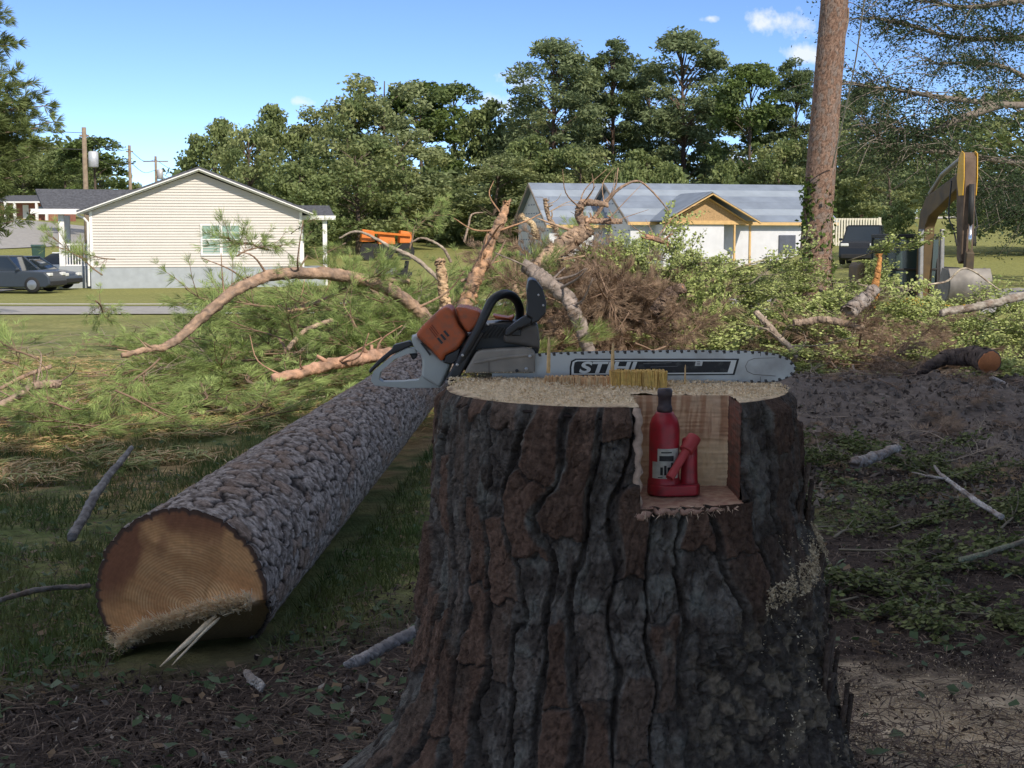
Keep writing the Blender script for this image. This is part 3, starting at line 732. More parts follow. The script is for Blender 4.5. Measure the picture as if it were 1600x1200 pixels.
# porch on the left
pxl = hl(96, 330).x; pz = hl(0, 416).z; PYF, PYB = .9, 4.4
m = MB(); m.box(((pxl + xl) / 2 - .01, (PYF + PYB) / 2, pz / 2 - .3), (xl - pxl - .02, PYB - PYF, pz + .6)); m.build('porch_base', block, house)
pe0, pe1 = hl(77, 330, 0).x, xl + .6; zpe = hl(0, 327).z
yF, yR, yB = .5, 2.6, 4.8; zr_ = hl(100, 297, yR).z
pr0 = hl(91, 297, yR).x
m = MB(); m.add([(pe0, yF, zpe), (xa - 1.2, yF, zpe), (xa - 1.2, yR, zr_), (pr0 - .15, yR, zr_), (pe0, yB, zpe), (xa - 1.2, yB, zpe),
                 (pe0, yF, zpe - .12), (xa - 1.2, yF, zpe - .12), (xa - 1.2, yR, zr_ - .12), (pr0 - .15, yR, zr_ - .12), (pe0, yB, zpe - .12), (xa - 1.2, yB, zpe - .12)],
                [(0, 1, 2, 3), (3, 2, 5, 4), (7, 6, 9, 8), (9, 10, 11, 8), (6, 0, 3, 9), (9, 3, 4, 10), (6, 7, 1, 0), (4, 5, 11, 10)])
m.build('porch_roof', shing, house)
m = MB(); m.box(((pe0 + xl) / 2 - .3, yF - .02, zpe - .12), (xl - pe0 + .55, .06, .24)); m.build('porch_fascia', white, house)
for yy in (PYF + .12, PYB - .12):
    m = MB(); m.box((pxl + .16, yy, (pz + zpe - .24) / 2), (.26, .26, zpe - .24 - pz)); m.build('porch_post', white, house, bevel=.01, seg=1)
ra, rb = pxl + .30, xl - .06; rzt, rzb = hl(0, 382).z, hl(0, 415).z + .02
m = MB(); m.box(((ra + rb) / 2, PYF + .1, rzt), (rb - ra, .08, .09)); rail = m.build('top_rail', white, house); m = MB(); m.box(((ra + rb) / 2, PYF + .1, rzb), (rb - ra, .06, .07)); m.build('bottom_rail', white, house)
bal = MB().box((0, 0, 0), (.05, .05, rzt - rzb - .07)); bm_ = None
for k in range(9):
    x_ = ra + (rb - ra) * (k + .5) / 9
    if bm_ is None: o_ = bal.build('baluster', white, rail); bm_ = o_.data
    else: o_ = link('baluster', bm_, white, rail)
    o_.location = (x_, PYF + .1, (rzt + rzb) / 2)
m = MB(); m.tube([hl(128, 336) + Vector((0, -.1, 0)), hl(138, 341) + Vector((0, -.1, 0)), hl(144, 348) + Vector((0, -.1, 0)), hl(146, 446) + Vector((0, -.1, 0))], .055, 8); m.build('downspout', white, house)
# porch on the right
qx0, qx1 = xr + .01, hl(523, 337).x; zq = hl(0, 336).z; qyr = 2.4; zqr = hl(495, 320, qyr).z
m = MB(); m.add([(xr - 2.5, .3, zq), (qx1, .3, zq), (qx1 - .05, qyr, zqr), (xr - 2.5, qyr, zqr), (xr - 2.5, 4.5, zq), (qx1, 4.5, zq), (xr - 2.5, .3, zq - .1), (qx1, .3, zq - .1), (qx1, 4.5, zq - .1), (xr - 2.5, 4.5, zq - .1)],
                [(0, 1, 2, 3), (3, 2, 5, 4), (6, 7, 1, 0), (7, 8, 5, 2, 1), (8, 9, 4, 5), (9, 8, 7, 6)]); m.build('back_porch_roof', shing, house)
m = MB(); m.box(((xr + qx1) / 2 - .15, .27, zq - .1), (qx1 - xr + .4, .05, .2)); m.build('porch_fascia', white, house)
for k_, x_ in enumerate((hl(508, 340).x, hl(474, 340).x)):
    m = MB(); m.box((x_, .6 + 1.2 * k_, (zq - .2) / 2 - .1), (.2, .2, zq + .0)); m.build('porch_post', white, house)
m = MB(); m.box(((xr + qx1) / 2 - .2, 2.4, zs / 2 - .2), (qx1 - xr - .5, 3.8, zs + .3)); m.build('porch_base', block, house)

# ------------------------------------------------------------------ unfinished house
CY = 92.0; cb = P(985, 372, CY); cg = Gs(cb.x + 5, CY)
ch = empty('unfinished_house', (cb.x, CY, cg), R(-0), 'unfinished house in white wrap with grey roof felt and raw timber gable', 'house')
ch.rotation_euler = (0, 0, R(16))
wrap = pmat('house_wrap', (.62, .63, .66), .6, var=.06, scale=2); felt = pmat('roof_felt', (.20, .235, .29), .75, var=.14, scale=1.1, bump=.25, bscale=5)
felt2 = pmat('roof_felt_pale', (.27, .31, .36), .75, var=.12, scale=.8)
osb = pmat('osb_board', (.40, .26, .13), .8, var=.25, scale=12); pinew = pmat('raw_timber', (.60, .40, .18), .75, var=.12, scale=5)
edge_m = pmat('weathered_edge', (.30, .25, .21), .8)
E_, Rg, LEN, DP = 2.95 - (cg) + .02, 5.35 - cg, 14.5, 8.4
def gblock(x0, x1, y0, y1, e, rg, tag_):
    ym = (y0 + y1) / 2
    m = MB(); m.prism([(x0, y0, -.3), (x0, y1, -.3), (x0, y1, e), (x0, ym, rg - .12), (x0, y0, e)], (x1 - x0, 0, 0)); m.build('wall', wrap, ch)
    k = (rg - e) / (ym - y0); ov_ = .45
    for s in (0, 1):
        ya = y0 - ov_ if s == 0 else y1 + ov_; z_ = e - ov_ * k
        m = MB(); m.prism([(x0 - .35, ya, z_ + .02), (x0 - .35, ym, rg + .02), (x0 - .35, ym, rg + .1), (x0 - .35, ya, z_ + .1)], (x1 - x0 + .7, 0, 0)); m.build('roof_slope', felt, ch)
        if s == 0:
            for i9 in range(6):
                t0, t1 = i9 / 6, (i9 + 1) / 6; yA, zA = ya + (ym - ya) * t0, z_ + (rg - z_) * t0; yB9, zB = ya + (ym - ya) * t1, z_ + (rg - z_) * t1
                m = MB(); m.prism([(x0 - .352, yA, zA + .085), (x0 - .352, yB9, zB + .085), (x0 - .352, yB9, zB + .106), (x0 - .352, yA, zA + .135)], (x1 - x0 + .704, 0, 0)); m.build('felt_course', (felt, felt2)[(i9 * 7) % 3 % 2], ch)
        m = MB(); m.prism([(x0 - .39, ya, z_ - .12), (x0 - .39, ym, rg - .12), (x0 - .39, ym, rg + .09), (x0 - .39, ya, z_ + .09)], (.036, 0, 0)); m.build('rake_board', edge_m, ch)
    m = MB(); m.box(((x0 + x1) / 2, y0 - ov_ - .03, e - ov_ * k - .02), (x1 - x0 + .68, .04, .2)); m.build('eave_board', pinew, ch)
gblock(0, LEN, 0, DP, E_, Rg, 'main')
gblock(-4.2, .9, 4.2, 11.6, E_ - .1, Rg + .1, 'wing')
# dashes of print on the wrap are small strips
pr_m = pmat('wrap_print', (.18, .22, .30), .7)
m = MB(); r_ = np.random.default_rng(4)
for z_ in (.6, 1.2, 1.8, 2.4, 3.0, 3.6, 4.2):
    for y_ in np.arange(4.6, 11.4, .62):
        if z_ < E_ - .3 or abs(y_ - 7.9) < 3.2 - (z_ - E_) * 1.6: m.box((-4.206, y_, z_), (.006, .34, .07))
    for y_ in np.arange(.3, 8.2, .62):
        if z_ < E_ - .3 or abs(y_ - 4.2) < 3.6 - (z_ - E_) * 1.7: m.box((-.006, y_, z_), (.006, .34, .07))
m.build('wrap_print', pr_m, ch, kind='stuff')
# front gable porch
gx0, gx1, gy = 1.5, 7.7, -2.2; gm_ = (gx0 + gx1) / 2; ge = E_ - .1; gr = 4.55 - cg
m = MB(); m.prism([(gx0 + .4, gy + .3, ge), (gx1 - .4, gy + .3, ge), (gm_, gy + .3, gr - .15)], (0, .06, 0)); m.build('gable_board', osb, ch, label='tan board filling the front gable')
k = (gr - ge) / (gm_ - gx0)
for s in (0, 1):
    xa_ = gx0 - .3 if s == 0 else gx1 + .3; z_ = ge - .3 * k
    m = MB(); m.prism([(xa_, gy - .35, z_ + .1), (gm_, gy - .35, gr + .1), (gm_, gy - .35, gr + .17), (xa_, gy - .35, z_ + .17)], (0, 5.2, 0)); m.build('roof_slope', felt, ch)
    m = MB(); m.beam((xa_, gy - .38, z_), (gm_, gy - .38, gr), .06, .26, (0, -1, 0)); m.build('rake_timber', pinew, ch)
    m = MB(); m.beam((xa_ + .4 * (1 - 2 * s), gy + .22, z_ - .1), (gm_, gy + .22, gr - .26), .06, .2, (0, -1, 0)); m.build('rake_timber', pinew, ch)
m = MB(); m.box((gm_, gy + .33, ge - .12), (gx1 - gx0 + .1, .12, .24)); m.build('header_beam', pinew, ch)
m = MB(); m.prism([(gx0 + .1, gy + .45, -.3), (gx0 + 4.3, gy + .45, -.3), (gx0 + 4.3, gy + .45, ge - .25), (gx0 + .1, gy + .45, ge - .25)], (0, 2.0, 0)); m.build('porch_wall', wrap, ch)
for x_ in (gx0 + 5.0, gx1 - .1):
    m = MB(); m.box((x_, gy + .35, ge / 2 - .2), (.12, .12, ge)); m.build('porch_post', pinew, ch)
wing_ = MB(); wing_.box((11.2, -.06, 1.5), (1.2, .1, 1.2)); wing_.build('window_opening', pmat('dark_opening', (.09, .10, .13), .6), ch)

# ------------------------------------------------------------------ far brick house and poles on the left
BY = 150.0; bb = P(45, 345, BY); bb.z = Gs(bb.x, BY) 
brick = pmat('red_brick', (.33, .14, .10), .85, var=.15, scale=3)
bh = empty('brick_house', bb, R(-8), 'far red brick house with white porch posts beyond the left road', 'house')
bh.scale = (.72, .72, .72)
m = MB(); m.box((0, 3, 1.2), (9, 6, 2.9)); m.build('wall', brick, bh)
m = MB(); m.prism([(-5, -.6, 2.5), (-5, 6.8, 2.5), (-5, 3, 3.6)], (10, 0, 0)); m.build('roof', shing, bh)
m = MB(); m.box((.8, -1.2, 2.45), (6.8, 2.4, .22)); m.build('porch_roof', white, bh)
for x_ in (-2.4, -1.0, 2.4, 3.9):
    m = MB(); m.box((x_, -2.2, 1.1), (.32, .32, 2.6)); m.build('porch_post', white, bh)
m = MB(); m.box((2.2, -.02, 1.3), (1.4, .1, 1.1)); m.build('window', glassmat('dark_glass', (.03, .04, .05)), bh)
m = MB(); m.box((-.4, -.02, 1.1), (.9, .1, 2.0)); m.build('door', white, bh)
polem = pmat('pole_wood', (.26, .20, .14), .9, var=.2); wirem = pmat('wire', (.05, .05, .05), .6); metg = pmat('grey_metal', (.55, .56, .57), .5, metal=.3)
tops = []
for i, (px, top, Yd, wd, lab) in enumerate([(131, 199, 78, .17, 'nearest wooden utility pole, with pale transformer can, left of the beige house'),
                                       (202, 227, 104, .15, 'second utility pole from the left, dark, over the beige roof'),
                                       (243, 244, 126, .15, 'third utility pole with short crossarm, over the beige roof'),
                                       (289, 259, 160, .14, 'farthest utility pole, tip just above the beige gable')]):
    q = P(px, top, Yd); g = Gs(q.x, Yd)
    u = empty('utility_pole', (q.x, Yd, g), 0, lab, 'utility pole', 'utility poles along the road')
    m = MB(); m.tube([(0, 0, -.3), (0, 0, q.z - g)], [wd, wd * .7], 10); m.build('pole', polem, u, smooth=True)
    m = MB(); m.box((0, 0, q.z - g - .45), (2.2 if i == 2 else .5, .1, .1)); m.build('crossarm', polem, u)
    if i in (0, 2):
        m = MB(); z_ = q.z - g - (1.75 if i == 0 else 1.6); m.lathe([(.2, -.42), (.27, -.38), (.27, .38), (.2, .45)], (.5 * (1 if i == 0 else .8), -.1, z_), 14); m.build('transformer', metg, u, smooth=True)
    tops.append(Vector((q.x, Yd, q.z - .3)))
tops = [Vector((-60, 50, 8.6))] + tops + [Vector((-50, 260, 14))]
for a, b in zip(tops[:-1], tops[1:]):
    for dz in (0, -.9):
        c = (a + b) / 2 + Vector((0, 0, dz - .5)); m = MB(); m.tube(crv([a + Vector((0, 0, dz)), c, b + Vector((0, 0, dz))], 12), .02, 4)
        m.build('power_line', wirem, None, label=('upper' if dz == 0 else 'lower') + ' power line ' + ['running in to the nearest utility pole from the left', 'between the nearest and the second utility pole', 'between the second and the third utility pole', 'between the third and the farthest utility pole', 'beyond the farthest utility pole'][tops.index(a)], cat='power line', group='power lines along the road')

# ------------------------------------------------------------------ vehicles on the left
glassd = glassmat('car_glass', (.02, .028, .035)); rub = pmat('rubber', (.025, .025, .026), .8); rimm = pmat('rim', (.35, .35, .36), .35, metal=.8)
lampm = glassmat('lamp_glass', (.7, .7, .66), .1); redl = glassmat('red_lamp', (.4, .02, .02), .2)
def car(name, loc, rz, Lc, Wc, Hc, paint, label, suv=False):
    o = empty(name, loc, rz, label, 'car', 'cars beside the beige house' if loc[0] < 0 else None)
    h = Lc / 2; zb = .22; belt = Hc * .60; hood = Hc * (.56 if not suv else .62)
    prof = [(-h, zb + .12), (-h, belt - .05), (-h + .12, belt + .02), (h * .42, belt + .02), (h - .25, hood - .06), (h - .03, hood * .72), (h, zb + .12), (h - .2, zb), (-h + .2, zb)]
    m = MB(); m.prism([(a, -Wc / 2, b) for a, b in prof], (0, Wc, 0)); m.build('body', paint, o, bevel=.07, seg=3)
    if suv: cab = [(-h + .05, belt), (-h + .18, Hc - .06), (-h + .45, Hc), (h * .12, Hc), (h * .42, belt)]
    else: cab = [(-h + .25, belt), (-h * .45, Hc - .04), (-h * .15, Hc), (h * .08, Hc - .03), (h * .46, belt)]
    m = MB(); n = len(cab)
    v = [(a, -Wc / 2 * (.96 if b < belt + .05 else .80), b) for a, b in cab] + [(a, Wc / 2 * (.96 if b < belt + .05 else .80), b) for a, b in cab]
    m.add(v, [tuple(range(n)), tuple(range(2 * n - 1, n - 1, -1))] + [(i, n + i, n + (i + 1) % n, (i + 1) % n) for i in range(n)]); m.build('cabin', glassd, o, bevel=.03, seg=2)
    rf = [(a * .9, b) for a, b in cab if b > Hc - .1]
    m = MB(); m.box(((rf[0][0] + rf[-1][0]) / 2, 0, Hc + .0), (rf[-1][0] - rf[0][0] + .1, Wc * .80, .07)); m.build('roof', paint, o, bevel=.03, seg=2)
    for s in (-1, 1):
        for a, b in (((cab[-1][0] - .04), cab[-2][0]), (0.0 if not suv else -.35, -.02 if not suv else -.37)):
            m = MB(); m.beam((a, s * Wc * .475, belt), (b, s * Wc * .402, Hc - .02), .06, .06); m.build('pillar', paint, o)
        for x_ in (-h * .62, h * .64):
            m = MB(); m.lathe([(.19, -.1), (.33, -.11), (.34, -.06), (.34, .06), (.33, .11), (.19, .1)], (x_, s * (Wc / 2 - .09), .34), 22, 'Y'); w_ = m.build('wheel', rub, o, smooth=True)
            m = MB(); m.lathe([(.03, -.02), (.2, .0), (.21, .02), (.03, .035)] if s > 0 else [(.03, -.035), (.21, -.02), (.2, 0), (.03, .02)], (x_, s * (Wc / 2 + .02), .34), 18, 'Y'); m.build('rim', rimm, w_)
        m = MB(); m.box((h - .1, s * Wc * .36, hood * .82), (.16, .36, .14)); m.build('headlight', lampm, o, bevel=.03)
        m = MB(); m.box((-h + .04, s * Wc * .40, belt * .9), (.1, .24, .22)); m.build('tail_light', redl, o, bevel=.02)
        m = MB(); m.box((h * .36, s * (Wc / 2 + .07), belt + .08), (.1, .16, .12)); m.build('wing_mirror', paint, o, bevel=.03)
    m = MB(); m.box((h - .02, 0, zb + .17), (.08, Wc * .9, .2)); m.build('bumper', rub, o, bevel=.03)
    return o
def cpaint(n, c): return pmat(n, c, .38, var=.04, spec=.4, coat=.15)
def cloc(px, Yd): q = P(px, 372, Yd); return (q.x, Yd, Gs(q.x, Yd) + .04)
car('dark_car', cloc(14, 60.5), R(-6), 4.3, 1.8, 1.52, cpaint('paint_charcoal', (.035, .045, .06)), 'near dark grey car on the driveway, cut off by the left edge', True)
car('dark_car', cloc(44, 64), R(-8), 4.3, 1.8, 1.45, cpaint('paint_navy', (.03, .05, .085)), 'dark blue car just behind the near dark grey one')
car('white_car', cloc(118, 72.5), R(-10), 4.5, 1.8, 1.5, cpaint('paint_white', (.72, .73, .74)), 'white car behind the porch posts of the beige house')
q = P(60, 392, 73); wb = empty('wheelie_bin', (q.x, 73, Gs(q.x, 73)), R(20), 'dark green wheelie bin beside the white car', 'bin')
bz = q.z - Gs(q.x, 73) + .2; binm = pmat('bin_plastic', (.03, .07, .055), .6)
m = MB(); m.add([(-.24, -.27, 0), (.24, -.27, 0), (.24, .27, 0), (-.24, .27, 0), (-.33, -.36, bz), (.33, -.36, bz), (.33, .36, bz), (-.33, .36, bz)], [(3, 2, 1, 0), (4, 5, 6, 7), (0, 1, 5, 4), (1, 2, 6, 5), (2, 3, 7, 6), (3, 0, 4, 7)]); m.build('body', binm, wb, bevel=.03)
m = MB(); m.box((0, 0, bz + .06), (.74, .8, .08), (.06, 0, 0)); m.build('lid', binm, wb, bevel=.03)

# ------------------------------------------------------------------ far side, right
car('dark_suv', cloc(1350, 66), R(250), 4.1, 1.8, 1.78, cpaint('paint_black', (.014, .016, .02)), 'black boxy off road vehicle parked between the bare trunk and the excavator', True)
FY = 72.0
q0 = P(1296, 378, FY); q1 = P(1372, 378, FY); fz = P(1330, 341, FY).z
pf = empty('picket_fence', (q0.x, FY, Gs(q0.x, FY)), 0, 'cream picket fence panel right of the bare trunk', 'fence')
cream = pmat('cream_paint', (.66, .62, .50), .6, var=.06); fh = fz - pf.location.z; base_ = P(1330, 384, FY).z - pf.location.z
pick = MB().box((0, 0, 0), (.085, .03, fh - base_)); pmx = None
nw = q1.x - q0.x
for k in range(18):
    if pmx is None: o_ = pick.build('picket', cream, pf); pmx = o_.data
    else: o_ = link('picket', pmx, cream, pf)
    o_.location = (nw * (k + .5) / 18, 0, (fh + base_) / 2)
for z_ in (fh - .05, base_ + .12):
    m = MB(); m.box((nw / 2, .05, z_), (nw + .1, .06, .1)); m.build('rail', cream, pf)
for x_ in (-.05, nw + .06):
    m = MB(); m.box((x_, .05, fh / 2), (.13, .13, fh + .1)); m.build('post', cream, pf)
m = MB(); m.beam((nw + .06, .05, fh - .1), (nw + .55, .05, 0), .1, .1); m.build('brace', cream, pf)
q = P(1570, 330, 150); bus = empty('bus', (q.x + 3, 147, Gs(q.x + 3, 147)), R(2), 'long yellow and white bus on the far road at the right edge', 'bus')
bz_ = P(1570, 322, 147).z - bus.location.z
m = MB(); m.box((0, 0, bz_ * .45), (12, 2.4, bz_ * .62)); m.build('body', pmat('bus_yellow', (.50, .33, .10), .5, var=.1), bus, bevel=.15)
m = MB(); m.box((0, 0, bz_ * .86), (12.1, 2.5, bz_ * .22)); m.build('roof', white, bus, bevel=.15)
for k in range(8):
    m = MB(); m.box((-5 + k * 1.35, -1.21, bz_ * .62), (1.0, .04, bz_ * .22)); m.build('window', glassd, bus)
for x_ in (-4, 3.6):
    m = MB(); m.lathe([(.2, -.14), (.48, -.15), (.48, .15), (.2, .14)], (x_, -1.1, .45), 18, 'Y'); m.build('wheel', rub, bus)

# orange machine and mower in the field, left of centre
orangep = pmat('orange_paint', (.62, .17, .025), .5, var=.15, scale=3); darkm = pmat('dark_metal', (.03, .03, .032), .6)
OYD = 96.0; q = P(603, 372, OYD); om = empty('orange_machine', (q.x, OYD, Gs(q.x, OYD) - .0), R(10), 'bright orange machine parked in the field before the woods', 'machine')
sxx = 1 / SX(OYD)
def opx(px, py): return ((px - 603) * sxx, P(px, py, OYD).z - om.location.z)
for (a, b, c, d, nm) in [(564, 378, 586, 358, 'hopper'), (590, 382, 616, 362, 'engine_cover'), (622, 380, 643, 360, 'cabin_block')]:
    x0, z0 = opx(a, b); x1, z1 = opx(c, d); m = MB(); yy = .5 * (nm == 'hopper')
    m.add([(x0, -.8 + yy, z0), (x1, -.8 + yy, z0), (x1, .8 + yy, z0), (x0, .8 + yy, z0), (x0 + .1, -.7 + yy, z1), (x1 - .05, -.7 + yy, z1 - .12), (x1 - .05, .7 + yy, z1 - .1), (x0 + .1, .7 + yy, z1)], [(3, 2, 1, 0), (4, 5, 6, 7), (0, 1, 5, 4), (1, 2, 6, 5), (2, 3, 7, 6), (3, 0, 4, 7)]); m.build(nm, orangep, om, bevel=.06)
x0, z0 = opx(566, 383); x1, z1 = opx(642, 383); m = MB(); m.box(((x0 + x1) / 2, 0, (z0 + .55) / 2), (x1 - x0, 1.2, max(.25, z0 - .35))); m.build('chassis', darkm, om)
x0, z0 = opx(566, 362); x1, z1 = opx(640, 368); m = MB(); m.beam((x0, -.9, z0), (x1, -.9, z1), .1, .14); m.build('boom', orangep, om)
for px in (575, 600, 632):
    x_, z_ = opx(px, 373); m = MB(); m.lathe([(.2, -.18), (.58, -.2), (.58, .2), (.2, .18)], (x_, -.75, .55), 18, 'Y'); m.build('wheel', rub, om)
MYD = 70.0; q = P(612, 372, MYD); mo = empty('riding_mower', (q.x, MYD, Gs(q.x, MYD)), R(200), 'small grey riding mower in the grass behind the brush heap', 'mower')
m = MB(); m.prism([(-.2, -.28, .35), (.75, -.28, .35), (.78, -.28, .62), (.6, -.28, .78), (-.15, -.28, .85)], (0, .56, 0)); m.build('hood', pmat('mower_grey', (.28, .29, .30), .4), mo, bevel=.04)
m = MB(); m.box((-.5, 0, .38), (.9, .7, .18)); m.build('deck', darkm, mo, bevel=.03)
m = MB(); m.prism([(-.75, -.24, .5), (-.35, -.24, .5), (-.36, -.24, .62), (-.66, -.24, .64), (-.74, -.24, 1.02), (-.83, -.24, 1.02)], (0, .48, 0)); m.build('seat', rub, mo, bevel=.03)
for x_, r_w in ((-.55, .27), (.5, .2)):
    for s in (-1, 1):
        m = MB(); m.lathe([(.08, -.09), (r_w, -.09), (r_w, .09), (.08, .09)], (x_, s * .42, r_w), 16, 'Y'); m.build('wheel', rub, mo)
m = MB(); m.tube([(-.05, 0, .8), (-.2, 0, 1.0)], .02, 6); m.build('steering_column', darkm, mo)

# ------------------------------------------------------------------ excavator
EY = 35.5; q = P(1436, 372, EY); eg = Gs(q.x, EY)
ex = empty('excavator', (q.x, EY, eg), 0, 'weathered yellow excavator with raised boom and hanging bucket behind the brush', 'excavator')
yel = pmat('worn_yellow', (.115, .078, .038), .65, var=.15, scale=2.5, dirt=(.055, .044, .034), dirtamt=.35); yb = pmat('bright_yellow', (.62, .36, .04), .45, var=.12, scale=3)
stl = pmat('steel', (.28, .27, .26), .45, metal=.6, var=.2); dk = pmat('machine_dark', (.035, .035, .036), .6); rust = pmat('worn_brown', (.13, .09, .065), .75, var=.3, scale=5)
bkt_m = pmat('bucket_steel', (.20, .185, .17), .6, metal=.3, var=.3, scale=4)
BYAW = R(-86)      # boom direction: towards the viewer and right
bd = Vector((math.cos(BYAW), math.sin(BYAW), 0)); bs = Vector((-bd.y, bd.x, 0))
def E(f, s, z_): v = bd * f + bs * s; return Vector((v.x, v.y, z_))
for s in (-1, 1):
    m = MB(); pts = []
    for k in range(24):
        a = 2 * math.pi * k / 24; fx = math.cos(a) * .42 + (1.3 if math.cos(a) >= 0 else -1.3); pts.append(E(fx, s * 1.0 - .25, .45 + math.sin(a) * .42))
    m.prism(pts, E(0, .5, 0)); tr = m.build('track', dk, ex)
m = MB(); m.prism([E(-1.0, -1.05, .95), E(1.1, -1.05, .95), E(1.1, 1.05, .95), E(-1.0, 1.05, .95)], (0, 0, .35)); m.build('deck', yb, ex, bevel=.04)
m = MB(); m.prism([E(-2.3, -1.1, 1.0), E(-1.3, -1.1, 1.0), E(-1.3, 1.1, 1.0), E(-2.3, 1.1, 1.0)], (0, 0, 1.15)); m.build('counterweight', yel, ex, bevel=.15, seg=3)
m = MB(); m.prism([E(-1.2, .56, 1.3), E(.2, .56, 1.3), E(.2, 1.05, 1.3), E(-1.2, 1.05, 1.3)], (0, 0, .75)); m.build('engine_housing', dk, ex, bevel=.06)
# cab: frame bars and panes
cabx = (-.55, .95); cabs = (-.42 - .60, .98 - .60 + .75); 
c0, c1, s0, s1, z0, z1 = -.75, .85, -.95 + .0, .15, 1.3, 2.78
cabin = empty('cab', (0, 0, 0)); cabin.parent = ex
EO = E(0, -.28, 0)
c0, c1, s0, s1 = -1.15, .08, -.80, .50
fr = MB()
for f_ in (c0, c1):
    for s_ in (s0, s1): fr.beam(E(f_, s_, z0), E(f_ - (.18 if f_ == c1 else 0), s_, z1), .08, .08, (1, 0, 0))
fr.prism([E(c0 - .04, s0 - .04, z1), E(c1 - .12, s0 - .04, z1), E(c1 - .12, s1 + .04, z1), E(c0 - .04, s1 + .04, z1)], (0, 0, .1))
fr.prism([E(c0, s0 - .03, z0), E(c1 + .02, s0 - .03, z0), E(c1 + .02, s1 + .03, z0), E(c0, s1 + .03, z0)], (0, 0, .3))
fr.beam(E(c1 - .06, s0, 2.0), E(c1 - .06, s1, 2.0), .05, .05)
cf = fr.build('cab_frame', dk, cabin, bevel=.015, seg=1)
cgl = glassmat('cab_glass', (.035, .055, .052), .18)
for (a, b) in [((c1, s0), (c1, s1)), ((c0, s0), (c1, s0)), ((c0, s1), (c1, s1)), ((c0, s0), (c0, s1))]:
    fa = a[0] - (.09 if a[0] == c1 else 0); fb_ = b[0] - (.09 if b[0] == c1 else 0)
    m = MB(); p_, q_ = E(fa, a[1], z0 + .32), E(fb_, b[1], z0 + .32); nrm = (q_ - p_).cross(Vector((0, 0, 1))).normalized() * .012
    m.prism([p_, q_, q_ + Vector((0, 0, z1 - z0 - .36)), p_ + Vector((0, 0, z1 - z0 - .36))], nrm); m.build('pane', cgl, cabin)
m = MB(); m.box(E(-.6, -.15, 1.8), (.5, .5, .5)); m.build('seat', dk, cabin, bevel=.06)
# boom in the vertical plane (bd, z)
def EZ(f, z_, s=0.0): return E(f, s, z_)
def slab(name, outline, w, mat, par=ex, s=0.0, bev=.03):
    m = MB(); m.prism([EZ(f, z_, s - w / 2) for f, z_ in outline], E(0, w, 0)); return m.build(name, mat, par, bevel=bev, seg=2)
BO = .02
bf, bz0 = .25, 1.35
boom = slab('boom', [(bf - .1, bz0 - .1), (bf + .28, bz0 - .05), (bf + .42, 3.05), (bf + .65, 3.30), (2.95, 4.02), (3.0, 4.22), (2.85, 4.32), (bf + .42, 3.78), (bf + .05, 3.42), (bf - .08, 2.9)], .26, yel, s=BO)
for s in (-1, 1):
    slab('boom_cylinder', [(bf + .55, 1.25), (bf + .67, 1.25), (bf + .62, 3.0), (bf + .50, 3.0)], .10, stl, s=BO + s * .26, bev=.02)
    slab('boom_side_plate', [(bf + .02, bz0), (bf + .2, bz0), (bf + .30, 2.95), (bf + .12, 2.95)], .01, rust, s=BO + s * .142, bev=0)
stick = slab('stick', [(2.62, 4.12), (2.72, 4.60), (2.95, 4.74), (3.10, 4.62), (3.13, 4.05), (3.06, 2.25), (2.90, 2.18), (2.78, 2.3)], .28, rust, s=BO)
for s in (-1, 1):
    slab('stick_side_plate', [(2.72, 4.15), (2.80, 4.62), (2.95, 4.76), (3.10, 4.70), (3.14, 4.15), (3.10, 3.75), (2.86, 3.75)], .02, yb, par=stick, s=BO + s * .155, bev=0)
m = MB(); m.tube([EZ(.6 + BO, 3.86, BO), EZ(1.4, 4.3, BO), EZ(2.72, 4.66, BO)], .06, 10); m.build('stick_cylinder', stl, ex, smooth=True)
m = MB(); m.tube([EZ(3.2, 4.0, BO), EZ(3.22, 3.1, BO)], .06, 10); m.build('bucket_cylinder', dk, ex, smooth=True)
m = MB(); m.tube([EZ(3.22, 3.1, BO), EZ(3.2, 2.4, BO)], .035, 10); m.build('piston_rod', pmat('chrome', (.7, .7, .7), .2, metal=1.0), ex, smooth=True)
slab('bucket_linkage', [(3.15, 2.5), (3.28, 2.45), (3.25, 2.0), (3.05, 1.98)], .2, yel, s=BO)
for k, so_ in enumerate((.2, -.2, .24)):
    m = MB(); m.tube(crv([EZ(2.5, 4.1, BO + so_), EZ(2.6 + .05 * k, 3.5 - .2 * k, BO + so_ * 1.5), EZ(2.8, 3.0, BO + so_ * 1.2), EZ(2.95, 2.6, BO + so_)], 14), .018, 6); m.build('hose', dk, ex, smooth=True)
# bucket shell: curved back, open toward the machine
arc = [(3.28 - .05, 2.1), (3.36, 1.9), (3.38, 1.65), (3.28, 1.42), (3.08, 1.28), (2.82, 1.25), (2.55, 1.32)]
inn = [(a - (a - 2.9) * .10, b + (1.75 - b) * .10) for a, b in arc]
m = MB(); m.prism([EZ(a, b, BO - .5) for a, b in arc + inn[::-1]], E(0, 1.0, 0)); bk = m.build('bucket', bkt_m, ex, bevel=.02)
for s in (-.5, .48):
    m = MB(); m.prism([EZ(a, b, BO + s) for a, b in inn + [(2.5, 1.36), (2.86, 2.1)]], E(0, .02, 0)); m.build('side_plate', bkt_m, bk)
for k in range(5):
    m = MB(); c = EZ(2.48, 1.33, BO - .42 + k * .21); m.prism([EZ(2.58, 1.26, BO - .46 + k * .21), EZ(2.58, 1.36, BO - .46 + k * .21), EZ(2.36, 1.36, BO - .46 + k * .21)], E(0, .08, 0)); m.build('tooth', stl, bk)

